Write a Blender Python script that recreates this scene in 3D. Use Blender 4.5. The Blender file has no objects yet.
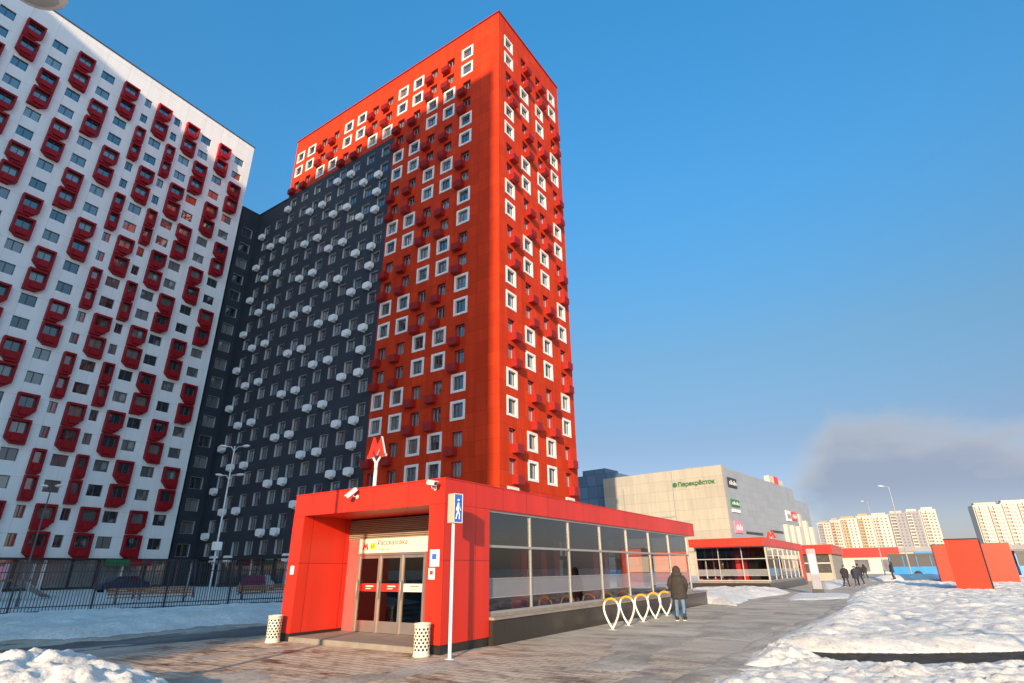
import bpy, bmesh, math, random
import numpy as np
from mathutils import Vector, Matrix
R = math.radians
random.seed(7)
rng = np.random.default_rng(7)
sc = bpy.context.scene
col = sc.collection

# ------------------------------------------------------------------ helpers
def link(o):
    col.objects.link(o)
    return o

def tag(o, label=None, cat=None, group=None, kind=None):
    if label: o['label'] = label
    if cat: o['category'] = cat
    if group: o['group'] = group
    if kind: o['kind'] = kind
    return o

def empty(name, loc=(0, 0, 0), rz=0.0):
    o = bpy.data.objects.new(name, None)
    o.empty_display_size = .3
    o.location = loc
    o.rotation_euler = (0, 0, rz)
    return link(o)

class MB:
    """collects polygons with a material slot, links them as one mesh object"""
    def __init__(s):
        s.v = []; s.f = []; s.m = []; s.smooth = set()
    def add(s, vs, fs, mi=0, smooth=False):
        b = len(s.v)
        s.v.extend([tuple(p) for p in vs])
        for f in fs:
            if smooth: s.smooth.add(len(s.f))
            s.f.append(tuple(b + i for i in f)); s.m.append(mi)
        return s
    def quad(s, a, b, c, d, mi=0):
        return s.add([a, b, c, d], [(0, 1, 2, 3)], mi)
    def box(s, x0, x1, y0, y1, z0, z1, mi=0, T=None):
        vs = [(x0, y0, z0), (x1, y0, z0), (x1, y1, z0), (x0, y1, z0), (x0, y0, z1), (x1, y0, z1), (x1, y1, z1), (x0, y1, z1)]
        if T: vs = [T @ Vector(p) for p in vs]
        return s.add(vs, [(0, 3, 2, 1), (4, 5, 6, 7), (0, 1, 5, 4), (1, 2, 6, 5), (2, 3, 7, 6), (3, 0, 4, 7)], mi)
    def prism(s, poly, axis, a0, a1, mi=0):
        """poly in the two other axes (cyclic order), extruded along axis"""
        n = len(poly)
        def P(p, a):
            if axis == 0: return (a, p[0], p[1])
            if axis == 1: return (p[0], a, p[1])
            return (p[0], p[1], a)
        vs = [P(p, a0) for p in poly] + [P(p, a1) for p in poly]
        fs = [tuple(range(n - 1, -1, -1)), tuple(range(n, 2 * n))] + [(i, (i + 1) % n, n + (i + 1) % n, n + i) for i in range(n)]
        return s.add(vs, fs, mi)
    def tube(s, pts, r, seg=10, mi=0, closed=False, cap=True):
        pts = [Vector(p) for p in pts]; n = len(pts)
        rs = r if isinstance(r, (list, tuple)) else [r] * n
        rings = []; up = None
        for i, p in enumerate(pts):
            if closed: t = pts[(i + 1) % n] - pts[i - 1]
            else: t = pts[min(i + 1, n - 1)] - pts[max(i - 1, 0)]
            t.normalize()
            if up is None:
                up = Vector((0, 0, 1)) if abs(t.z) < .9 else Vector((1, 0, 0))
            u = up - t * up.dot(t); u.normalize(); up = u; w = t.cross(u)
            rings.append([p + (u * math.cos(2 * math.pi * k / seg) + w * math.sin(2 * math.pi * k / seg)) * rs[i] for k in range(seg)])
        vs = [q for rg in rings for q in rg]; fs = []
        for i in range(n if closed else n - 1):
            a = i * seg; b = ((i + 1) % n) * seg
            for k in range(seg):
                fs.append((a + k, a + (k + 1) % seg, b + (k + 1) % seg, b + k))
        s.add(vs, fs, mi, True)
        if cap and not closed:
            s.add(rings[0], [tuple(range(seg - 1, -1, -1))], mi)
            s.add(rings[-1], [tuple(range(seg))], mi)
        return s
    def lathe(s, prof, seg=24, mi=0, c=(0, 0), smooth=True):
        vs = []; fs = []
        for r, z in prof:
            for k in range(seg):
                a = 2 * math.pi * k / seg
                vs.append((c[0] + r * math.cos(a), c[1] + r * math.sin(a), z))
        for i in range(len(prof) - 1):
            for k in range(seg):
                fs.append((i * seg + k, i * seg + (k + 1) % seg, (i + 1) * seg + (k + 1) % seg, (i + 1) * seg + k))
        return s.add(vs, fs, mi, smooth)
    def ell(s, c, r, seg=14, ring=9, mi=0, T=None):
        vs = []; fs = []
        for i in range(ring + 1):
            th = math.pi * i / ring
            for k in range(seg):
                ph = 2 * math.pi * k / seg
                p = Vector((c[0] + r[0] * math.sin(th) * math.cos(ph), c[1] + r[1] * math.sin(th) * math.sin(ph), c[2] - r[2] * math.cos(th)))
                vs.append(T @ p if T else p)
        for i in range(ring):
            for k in range(seg):
                fs.append((i * seg + k, i * seg + (k + 1) % seg, (i + 1) * seg + (k + 1) % seg, (i + 1) * seg + k))
        return s.add(vs, fs, mi, True)
    def mesh(s, name, mats):
        me = bpy.data.meshes.new(name)
        me.from_pydata(s.v, [], s.f)
        for m in (mats if isinstance(mats, (list, tuple)) else [mats]): me.materials.append(m)
        me.polygons.foreach_set('material_index', s.m)
        if s.smooth:
            fl = [i in s.smooth for i in range(len(s.f))]
            me.polygons.foreach_set('use_smooth', fl)
        me.update()
        return me
    def build(s, name, mats, parent=None, bevel=0):
        me = s.mesh(name, mats)
        if bevel:
            bm = bmesh.new(); bm.from_mesh(me)
            bmesh.ops.remove_doubles(bm, verts=bm.verts, dist=1e-5)
            es = [e for e in bm.edges if len(e.link_faces) == 2 and e.calc_face_angle(0) > .6]
            bmesh.ops.bevel(bm, geom=es, offset=bevel, segments=2, affect='EDGES', clamp_overlap=True)
            bm.to_mesh(me); bm.free()
        o = bpy.data.objects.new(name, me)
        if parent: o.parent = parent
        return link(o)

def put(name, me, parent, M=None):
    o = bpy.data.objects.new(name, me)
    o.parent = parent
    if M is not None: o.matrix_local = M
    return link(o)

KIDS = {}
def copy_tree(o, parent=None):
    kids = list(o.children)
    c = o.copy(); link(c)
    if parent is not None: c.parent = parent
    for k in kids: copy_tree(k, c)
    return c

# ------------------------------------------------------------------ materials
def nodes(name):
    m = bpy.data.materials.new(name); m.use_nodes = True
    nt = m.node_tree
    return m, nt, nt.nodes['Principled BSDF']

def N(nt, typ, **kw):
    n = nt.nodes.new(typ)
    for k, v in kw.items():
        if k.startswith('i_'): n.inputs[k[2:]].default_value = v
        else: setattr(n, k, v)
    return n

def noise(nt, scale, detail=4, rough=.55, vec=None, coord='Object'):
    n = N(nt, 'ShaderNodeTexNoise'); n.inputs['Scale'].default_value = scale
    n.inputs['Detail'].default_value = detail; n.inputs['Roughness'].default_value = rough
    if vec is None:
        t = N(nt, 'ShaderNodeTexCoord'); vec = t.outputs[coord]
    nt.links.new(vec, n.inputs['Vector'])
    return n

def ramp(nt, fac, stops):
    r = N(nt, 'ShaderNodeValToRGB'); e = r.color_ramp.elements
    while len(e) < len(stops): e.new(.5)
    for x, (p, c) in zip(e, stops):
        x.position = p; x.color = (*c, 1) if len(c) == 3 else c
    nt.links.new(fac, r.inputs['Fac'])
    return r

def paint(name, c, rough=.5, metal=0, var=.10, scale=1.5, bump=0, bscale=60, spec=.5):
    m, nt, b = nodes(name)
    n = noise(nt, scale, 5)
    lo = tuple(x * (1 - var) for x in c); hi = tuple(min(1, x * (1 + var)) for x in c)
    r = ramp(nt, n.outputs['Fac'], [(.3, lo), (.7, hi)])
    nt.links.new(r.outputs['Color'], b.inputs['Base Color'])
    b.inputs['Roughness'].default_value = rough; b.inputs['Metallic'].default_value = metal
    b.inputs['Specular IOR Level'].default_value = spec
    if bump:
        n2 = noise(nt, bscale, 3)
        bp = N(nt, 'ShaderNodeBump'); bp.inputs['Strength'].default_value = bump; bp.inputs['Distance'].default_value = .02
        nt.links.new(n2.outputs['Fac'], bp.inputs['Height']); nt.links.new(bp.outputs['Normal'], b.inputs['Normal'])
    return m

def panelled(name, c, pw, ph, seam=.7, var=.06, rough=.55, mort=.02, stagger=0.0, streak=.08, sw=.015, spec=.3):
    """cladding: (x - y, z) brick grid with thin seams, each panel slightly different, faint rain streaks"""
    m, nt, b = nodes(name)
    t = N(nt, 'ShaderNodeTexCoord'); s = N(nt, 'ShaderNodeSeparateXYZ'); nt.links.new(t.outputs['Object'], s.inputs[0])
    a = N(nt, 'ShaderNodeMath', operation='SUBTRACT'); nt.links.new(s.outputs['X'], a.inputs[0]); nt.links.new(s.outputs['Y'], a.inputs[1])
    cmb = N(nt, 'ShaderNodeCombineXYZ'); nt.links.new(a.outputs[0], cmb.inputs[0]); nt.links.new(s.outputs['Z'], cmb.inputs[1])
    br = N(nt, 'ShaderNodeTexBrick'); br.offset = stagger; br.offset_frequency = 2
    br.inputs['Scale'].default_value = 1; br.inputs['Brick Width'].default_value = pw; br.inputs['Row Height'].default_value = ph
    br.inputs['Mortar Size'].default_value = sw; br.inputs['Mortar Smooth'].default_value = .3; br.inputs['Bias'].default_value = 0
    br.inputs['Color1'].default_value = (*[x * (1 - var) for x in c], 1); br.inputs['Color2'].default_value = (*[min(1, x * (1 + var)) for x in c], 1)
    br.inputs['Mortar'].default_value = (*[x * seam for x in c], 1)
    nt.links.new(cmb.outputs[0], br.inputs['Vector'])
    mp = N(nt, 'ShaderNodeMapping'); mp.inputs['Scale'].default_value = (1.2, .12, 1)
    nt.links.new(cmb.outputs[0], mp.inputs['Vector'])
    n = noise(nt, 1.0, 6, .6, mp.outputs[0])
    r = ramp(nt, n.outputs['Fac'], [(.3, (1 - streak,) * 3), (.7, (1, 1, 1))])
    mx = N(nt, 'ShaderNodeMix', data_type='RGBA', blend_type='MULTIPLY'); mx.inputs[0].default_value = 1
    nt.links.new(br.outputs['Color'], mx.inputs[6]); nt.links.new(r.outputs['Color'], mx.inputs[7])
    nt.links.new(mx.outputs[2], b.inputs['Base Color'])
    b.inputs['Roughness'].default_value = rough; b.inputs['Specular IOR Level'].default_value = spec
    return m

def glass_dark(name, lit=.12, base=(.02, .025, .03), curtain=(.45, .43, .40), rough=.04):
    """window glass with a dark room or pale folded curtain behind it; differs from pane to pane"""
    m, nt, b = nodes(name)
    oi = N(nt, 'ShaderNodeObjectInfo'); ge = N(nt, 'ShaderNodeNewGeometry')
    ad = N(nt, 'ShaderNodeMath', operation='ADD'); nt.links.new(oi.outputs['Random'], ad.inputs[0]); nt.links.new(ge.outputs['Random Per Island'], ad.inputs[1])
    fr = N(nt, 'ShaderNodeMath', operation='FRACT'); nt.links.new(ad.outputs[0], fr.inputs[0])
    t = N(nt, 'ShaderNodeTexCoord')
    w = N(nt, 'ShaderNodeTexWave'); w.inputs['Scale'].default_value = 2.2; w.inputs['Distortion'].default_value = 3; w.inputs['Detail'].default_value = 2
    nt.links.new(t.outputs['Object'], w.inputs['Vector'])
    cr = ramp(nt, fr.outputs[0], [(0, base), (.45, base), (.55, tuple(x * .25 + y for x, y in zip(curtain, base))), (.78, tuple(x * .5 for x in curtain)), (1, curtain)])
    cr.color_ramp.interpolation = 'CONSTANT'
    wr = ramp(nt, w.outputs['Fac'], [(0, (.55,) * 3), (1, (1,) * 3)])
    mx = N(nt, 'ShaderNodeMix', data_type='RGBA', blend_type='MULTIPLY'); mx.inputs[0].default_value = 1
    nt.links.new(cr.outputs['Color'], mx.inputs[6]); nt.links.new(wr.outputs['Color'], mx.inputs[7])
    nt.links.new(mx.outputs[2], b.inputs['Base Color'])
    b.inputs['Roughness'].default_value = .6; b.inputs['Specular IOR Level'].default_value = 0
    gl = N(nt, 'ShaderNodeBsdfGlossy'); gl.inputs['Roughness'].default_value = rough; gl.inputs['Color'].default_value = (.8, .85, .9, 1)
    n = noise(nt, .9, 2); bp = N(nt, 'ShaderNodeBump'); bp.inputs['Strength'].default_value = .12; bp.inputs['Distance'].default_value = .05
    nt.links.new(n.outputs['Fac'], bp.inputs['Height']); nt.links.new(bp.outputs['Normal'], gl.inputs['Normal'])
    lw = N(nt, 'ShaderNodeLayerWeight'); lw.inputs['Blend'].default_value = .35
    mr = N(nt, 'ShaderNodeMapRange'); mr.inputs['To Min'].default_value = lit; mr.inputs['To Max'].default_value = .9
    nt.links.new(lw.outputs['Facing'], mr.inputs['Value'])
    ms = N(nt, 'ShaderNodeMixShader'); nt.links.new(mr.outputs[0], ms.inputs[0])
    nt.links.new(b.outputs[0], ms.inputs[1]); nt.links.new(gl.outputs[0], ms.inputs[2])
    nt.links.new(ms.outputs[0], nt.nodes['Material Output'].inputs['Surface'])
    return m

def glass_clear(name, tint=(.86, .87, .87), lo=.02, hi=1.35, milk=0, milkc=(.8, .85, .9)):
    m, nt, b = nodes(name)
    tr = N(nt, 'ShaderNodeBsdfTransparent'); tr.inputs['Color'].default_value = (*tint, 1)
    gl = N(nt, 'ShaderNodeBsdfGlossy'); gl.inputs['Roughness'].default_value = .015
    lw = N(nt, 'ShaderNodeFresnel'); lw.inputs['IOR'].default_value = 1.5
    mr = N(nt, 'ShaderNodeMapRange'); mr.inputs['To Min'].default_value = lo; mr.inputs['To Max'].default_value = hi
    nt.links.new(lw.outputs[0], mr.inputs['Value'])
    ms = N(nt, 'ShaderNodeMixShader'); nt.links.new(mr.outputs[0], ms.inputs[0])
    base = tr
    if milk:
        df = N(nt, 'ShaderNodeBsdfDiffuse'); df.inputs['Color'].default_value = (*milkc, 1)
        m2 = N(nt, 'ShaderNodeMixShader'); m2.inputs[0].default_value = milk
        nt.links.new(tr.outputs[0], m2.inputs[1]); nt.links.new(df.outputs[0], m2.inputs[2]); base = m2
    nt.links.new(base.outputs[0], ms.inputs[1]); nt.links.new(gl.outputs[0], ms.inputs[2])
    nt.links.new(ms.outputs[0], nt.nodes['Material Output'].inputs['Surface'])
    return m

def snow_mat(name, tint=(.77, .72, .66), dirt=(.45, .40, .34), lo=.60, hi=.85, bscale=9, bstr=.5):
    m, nt, b = nodes(name)
    n = noise(nt, .7, 8, .65); r = ramp(nt, n.outputs['Fac'], [(lo - .12, tint), (hi, dirt)])
    n3 = noise(nt, 11, 9, .78); r3 = ramp(nt, n3.outputs['Fac'], [(.33, (.36, .32, .27)), (.42, (.84, .81, .77)), (.58, (1, 1, 1))])
    mx = N(nt, 'ShaderNodeMix', data_type='RGBA', blend_type='MULTIPLY'); mx.inputs[0].default_value = 1
    nt.links.new(r.outputs['Color'], mx.inputs[6]); nt.links.new(r3.outputs['Color'], mx.inputs[7])
    nt.links.new(mx.outputs[2], b.inputs['Base Color'])
    b.inputs['Roughness'].default_value = .65; b.inputs['Specular IOR Level'].default_value = .25
    n2 = noise(nt, bscale, 8, .7); bp = N(nt, 'ShaderNodeBump'); bp.inputs['Strength'].default_value = bstr; bp.inputs['Distance'].default_value = .06
    nt.links.new(n2.outputs['Fac'], bp.inputs['Height']); nt.links.new(bp.outputs['Normal'], b.inputs['Normal'])
    return m

M = {}
REDC = (.58, .045, .012)
M['tower_red'] = panelled('tower_red_cladding', REDC, 1.465, 1.45, .62, .10, .6, streak=.26, sw=.02, spec=.08)
M['red_trim'] = paint('red_trim', (.34, .016, .012), .45)
M['sash_grey'] = paint('grey_sash', (.26, .28, .31), .4)
M['tower_white'] = panelled('tower_white_cladding', (.84, .83, .81), 2.85, 2.85, .78, .02, .6, streak=.10, sw=.03)
M['bay_red'] = paint('bay_red', (.29, .008, .014), .5, var=.12, spec=.2)
M['tower_dark'] = panelled('tower_dark_cladding', (.030, .036, .048), 1.465, 2.9, .7, .10, .6)
M['white'] = paint('white_surround', (.72, .70, .66), .5, var=.06)
M['pale'] = paint('pale_grey_reveal', (.42, .43, .44), .5, var=.06)
M['cream_basket'] = paint('white_basket', (.80, .80, .79), .4, var=.05)
M['win_frame'] = paint('dark_window_frame', (.06, .07, .08), .4)
M['glass'] = glass_dark('window_glass')
M['glass_far'] = glass_dark('window_glass_dim', .10)
M['roof'] = paint('roof_grey', (.25, .25, .26), .8)
M['pav_red'] = panelled('pavilion_red_panel', (.70, .030, .012), 1.2, 1.9, .50, .06, .38, sw=.012, streak=.26, spec=.45)
M['pav_red_plain'] = paint('pavilion_red_interior', (.52, .020, .016), .35)
M['black'] = paint('black_granite', (.025, .022, .020), .28, var=.3, scale=6)
M['granite'] = panelled('dark_granite_plinth', (.040, .034, .028), 1.2, .7, .5, .15, .22, sw=.006, spec=.5)
M['concrete'] = paint('concrete_cap', (.25, .21, .17), .75, var=.15, scale=3, bump=.2)
M['alu'] = paint('aluminium_profile', (.42, .40, .37), .45, metal=.5, var=.06)
M['steel_warm'] = paint('door_steel', (.50, .45, .40), .35, metal=.8, var=.10)
M['louver'] = paint('bronze_louver', (.42, .32, .22), .45, metal=.2)
M['pane'] = glass_clear('pavilion_glass')
M['pane_top'] = glass_clear('pavilion_top_glass', (.30, .34, .38), .06, 1.9)
M['pane_band'] = glass_clear('pavilion_frosted_band', (.7, .72, .76), .02, .8, .5, (.36, .36, .39))
M['door_glass'] = glass_clear('door_glass', (.55, .55, .55), .03, 1.0)
M['sign_cream'] = paint('sign_board_cream', (.78, .70, .56), .5, var=.03)
M['ink'] = paint('ink_dark', (.03, .03, .035), .5)
M['ink_grey'] = paint('ink_grey', (.25, .25, .25), .5)
M['mred'] = paint('logo_red', (.75, .03, .015), .35)
M['yellow'] = paint('line_yellow', (.80, .62, .02), .4)
M['offwhite'] = paint('offwhite_plastic', (.75, .73, .68), .4)
M['stele'] = paint('stele_grey', (.22, .22, .25), .5)
M['pole'] = paint('galvanised_pole', (.52, .51, .49), .45, metal=.4)
M['pole_white'] = paint('pale_pole', (.72, .70, .66), .45)
M['blue'] = paint('sign_blue', (.03, .13, .52), .35)
M['sign_back'] = paint('sign_back_beige', (.42, .38, .30), .5)
M['rack'] = paint('rack_white', (.78, .72, .62), .4)
M['orange'] = paint('rack_orange', (.85, .34, .02), .4)
M['bin'] = paint('bin_cream', (.66, .60, .48), .5, var=.08, scale=8)
M['dark'] = paint('dark_inside', (.015, .014, .014), .8)
M['fence'] = paint('fence_black', (.012, .014, .022), .4)
M['coat'] = paint('coat_brown', (.030, .024, .020), .85, var=.25, scale=9, bump=.5, bscale=30)
M['fur'] = paint('hood_trim', (.05, .038, .03), .95, var=.3, scale=40, bump=1, bscale=120)
M['jeans'] = paint('denim', (.10, .17, .28), .8, var=.25, scale=9)
M['skin'] = paint('skin', (.55, .33, .24), .5)
M['shoe'] = paint('shoe_black', (.02, .02, .02), .5)
M['sole'] = paint('shoe_sole', (.70, .66, .50), .6)
M['cloth1'] = paint('cloth_black', (.018, .017, .02), .85)
M['cloth2'] = paint('cloth_navy', (.02, .025, .05), .85)
M['hair'] = paint('hair_brown', (.04, .022, .012), .7)
M['beige'] = panelled('mall_beige_panel', (.38, .35, .29), 4.3, 2.2, .8, .07, .7, sw=.05, streak=.16)
M['mall_grey'] = panelled('mall_grey_panel', (.30, .32, .35), 3.0, 1.5, .85, .06, .45, sw=.04)
M['mall_glass'] = panelled('mall_blue_glass', (.10, .17, .25), 3, 3, .5, .15, .2, sw=.10)
M['green'] = paint('letter_green', (.02, .16, .05), .5)
M['pink'] = paint('sign_pink', (.65, .20, .28), .5)
M['vent_red'] = panelled('vent_red_panel', (.72, .040, .018), 1.6, .62, .75, .03, .4, sw=.012)
M['bus_blue'] = paint('bus_blue', (.02, .22, .50), .25)
M['rubber'] = paint('rubber', (.02, .02, .02), .8)
M['wood'] = paint('bench_wood', (.30, .13, .06), .6, var=.25, scale=10)
M['far_beige'] = paint('far_wall_beige', (.42, .375, .325), .8, var=.05, scale=.1)
M['far_orange'] = paint('far_balcony_ochre', (.40, .27, .15), .8, var=.06, scale=.2)
M['far_grey'] = paint('far_balcony_grey', (.24, .24, .26), .8, var=.08, scale=.2)
M['far_white'] = paint('far_wall_white', (.48, .44, .39), .8, var=.04, scale=.1)
M['far_win'] = paint('far_window', (.12, .12, .14), .3, var=.4, scale=.5)
M['snow'] = snow_mat('snow_trampled', dirt=(.50, .46, .41), lo=.58, hi=.85)
M['snow_near'] = snow_mat('snow_pile', bscale=16, bstr=.55, lo=.66, hi=1.0)
M['snow_path'] = snow_mat('snow_thin', dirt=(.35, .31, .27), lo=.52, hi=.8)

# ground: wet worn asphalt with thin ice and grit
def ground_mat():
    m, nt, b = nodes('worn_asphalt')
    t = N(nt, 'ShaderNodeTexCoord')
    mp = N(nt, 'ShaderNodeMapping'); mp.inputs['Rotation'].default_value = (0, 0, R(20)); mp.inputs['Scale'].default_value = (.35, 1.0, 1)
    nt.links.new(t.outputs['Object'], mp.inputs['Vector'])
    n1 = noise(nt, .55, 8, .62, mp.outputs[0]); r1 = ramp(nt, n1.outputs['Fac'], [(.30, (.060, .055, .052)), (.50, (.125, .112, .10)), (.66, (.21, .19, .165)), (.80, (.42, .40, .37))])
    n2 = noise(nt, 6, 8, .7, mp.outputs[0]); r2 = ramp(nt, n2.outputs['Fac'], [(.32, (.62,) * 3), (.62, (1.15,) * 3)])
    mx = N(nt, 'ShaderNodeMix', data_type='RGBA', blend_type='MULTIPLY'); mx.inputs[0].default_value = 1
    nt.links.new(r1.outputs['Color'], mx.inputs[6]); nt.links.new(r2.outputs['Color'], mx.inputs[7])
    nt.links.new(mx.outputs[2], b.inputs['Base Color'])
    rr = ramp(nt, n1.outputs['Fac'], [(.3, (.38,) * 3), (.6, (.85,) * 3)]); nt.links.new(rr.outputs['Color'], b.inputs['Roughness'])
    n3 = noise(nt, 18, 6, .7); bp = N(nt, 'ShaderNodeBump'); bp.inputs['Strength'].default_value = .5; bp.inputs['Distance'].default_value = .03
    nt.links.new(n3.outputs['Fac'], bp.inputs['Height']); nt.links.new(bp.outputs['Normal'], b.inputs['Normal'])
    return m

def paver_mat():
    m, nt, b = nodes('brown_paving_bricks')
    t = N(nt, 'ShaderNodeTexCoord')
    br = N(nt, 'ShaderNodeTexBrick'); br.inputs['Scale'].default_value = 1; br.inputs['Brick Width'].default_value = .42; br.inputs['Row Height'].default_value = .21
    br.inputs['Mortar Size'].default_value = .014; br.inputs['Color1'].default_value = (.56, .385, .245, 1); br.inputs['Color2'].default_value = (.67, .48, .32, 1); br.inputs['Mortar'].default_value = (.24, .165, .125, 1)
    mp = N(nt, 'ShaderNodeMapping'); mp.inputs['Rotation'].default_value = (0, 0, R(90)); nt.links.new(t.outputs['Object'], mp.inputs['Vector'])
    nt.links.new(mp.outputs[0], br.inputs['Vector'])
    mp2 = N(nt, 'ShaderNodeMapping'); mp2.inputs['Rotation'].default_value = (0, 0, R(33)); mp2.inputs['Scale'].default_value = (1, .42, 1); nt.links.new(t.outputs['Object'], mp2.inputs['Vector'])
    n1 = noise(nt, 2.0, 8, .68, mp2.outputs[0])
    wet = ramp(nt, n1.outputs['Fac'], [(.36, (.17, .125, .11)), (.43, (.60, .55, .50)), (.52, (1, 1, 1))])
    mx = N(nt, 'ShaderNodeMix', data_type='RGBA', blend_type='MULTIPLY'); mx.inputs[0].default_value = 1
    nt.links.new(br.outputs['Color'], mx.inputs[6]); nt.links.new(wet.outputs['Color'], mx.inputs[7])
    n4 = noise(nt, 1.1, 9, .72, mp2.outputs[0]); ice = ramp(nt, n4.outputs['Fac'], [(.58, (0, 0, 0)), (.70, (.75,) * 3)])
    mx2 = N(nt, 'ShaderNodeMix', data_type='RGBA', blend_type='MIX'); nt.links.new(ice.outputs['Color'], mx2.inputs[0])
    nt.links.new(mx.outputs[2], mx2.inputs[6]); mx2.inputs[7].default_value = (.68, .63, .57, 1)
    sx = N(nt, 'ShaderNodeSeparateXYZ'); nt.links.new(t.outputs['Object'], sx.inputs[0])
    n5 = noise(nt, .12, 3, .5); ma = N(nt, 'ShaderNodeMath', operation='MULTIPLY_ADD'); ma.inputs[1].default_value = 9; nt.links.new(n5.outputs['Fac'], ma.inputs[0]); nt.links.new(sx.outputs['X'], ma.inputs[2])
    dr = ramp(nt, ma.outputs[0], [(0, (0, 0, 0)), (1, (1, 1, 1))]); mrx = N(nt, 'ShaderNodeMapRange'); mrx.inputs['From Min'].default_value = 13; mrx.inputs['From Max'].default_value = 20
    nt.links.new(ma.outputs[0], mrx.inputs['Value'])
    n6 = noise(nt, .9, 8, .66, mp2.outputs[0]); gr = ramp(nt, n6.outputs['Fac'], [(.30, (.17, .135, .10)), (.42, (.37, .295, .22)), (.58, (.52, .425, .325)), (.74, (.70, .61, .50))])
    mx3 = N(nt, 'ShaderNodeMix', data_type='RGBA', blend_type='MIX'); nt.links.new(mrx.outputs[0], mx3.inputs[0]); nt.links.new(mx2.outputs[2], mx3.inputs[6]); nt.links.new(gr.outputs['Color'], mx3.inputs[7])
    nt.links.new(mx3.outputs[2], b.inputs['Base Color'])
    rr = ramp(nt, n1.outputs['Fac'], [(.36, (.45,) * 3), (.52, (.85,) * 3)]); nt.links.new(rr.outputs['Color'], b.inputs['Roughness'])
    n3 = noise(nt, 22, 6, .7); ad = N(nt, 'ShaderNodeMath', operation='MULTIPLY_ADD'); nt.links.new(br.outputs['Fac'], ad.inputs[0]); ad.inputs[1].default_value = -.6; nt.links.new(n3.outputs['Fac'], ad.inputs[2])
    bp = N(nt, 'ShaderNodeBump'); bp.inputs['Strength'].default_value = .5; bp.inputs['Distance'].default_value = .03
    nt.links.new(ad.outputs[0], bp.inputs['Height']); nt.links.new(bp.outputs['Normal'], b.inputs['Normal'])
    return m
M['slush'] = snow_mat('grey_slush', tint=(.56, .47, .38), dirt=(.28, .22, .165), lo=.50, hi=.70)
M['wet'] = paint('wet_dark_asphalt', (.075, .060, .050), .9, var=.5, scale=5, bump=.8, bscale=14, spec=.08)
M['asphalt'] = ground_mat(); M['paver'] = paver_mat()

# ------------------------------------------------------------------ numpy noise
def vnoise(x, y, seed=0):
    xi = np.floor(x).astype(np.int64); yi = np.floor(y).astype(np.int64); fx = x - xi; fy = y - yi
    def h(a, b):
        n = (a * 374761393 + b * 668265263 + seed * 1442695041) & 0x7fffffff
        n = ((n ^ (n >> 13)) * 1274126177) & 0x7fffffff
        return ((n ^ (n >> 16)) & 0xffff) / 65535.0
    u = fx * fx * (3 - 2 * fx); v = fy * fy * (3 - 2 * fy)
    return (h(xi, yi) * (1 - u) + h(xi + 1, yi) * u) * (1 - v) + (h(xi, yi + 1) * (1 - u) + h(xi + 1, yi + 1) * u) * v
def fbm(x, y, o=4, seed=0):
    s = 0; a = .5
    for i in range(o):
        s = s + a * vnoise(x * 2 ** i + 17.3 * i, y * 2 ** i - 9.1 * i, seed + i); a *= .5
    return s
def sdist(px, py, poly):
    d = np.full(px.shape, 1e9); ins = np.zeros(px.shape, bool); n = len(poly)
    for i in range(n):
        ax, ay = poly[i]; bx, by = poly[(i + 1) % n]
        ex, ey = bx - ax, by - ay; L = ex * ex + ey * ey + 1e-12
        t = np.clip(((px - ax) * ex + (py - ay) * ey) / L, 0, 1)
        d = np.minimum(d, np.hypot(px - ax - t * ex, py - ay - t * ey))
        c = ((ay > py) != (by > py)) & (px < ex * (py - ay) / (by - ay + 1e-12) + ax)
        ins ^= c
    return np.where(ins, d, -d)

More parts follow.
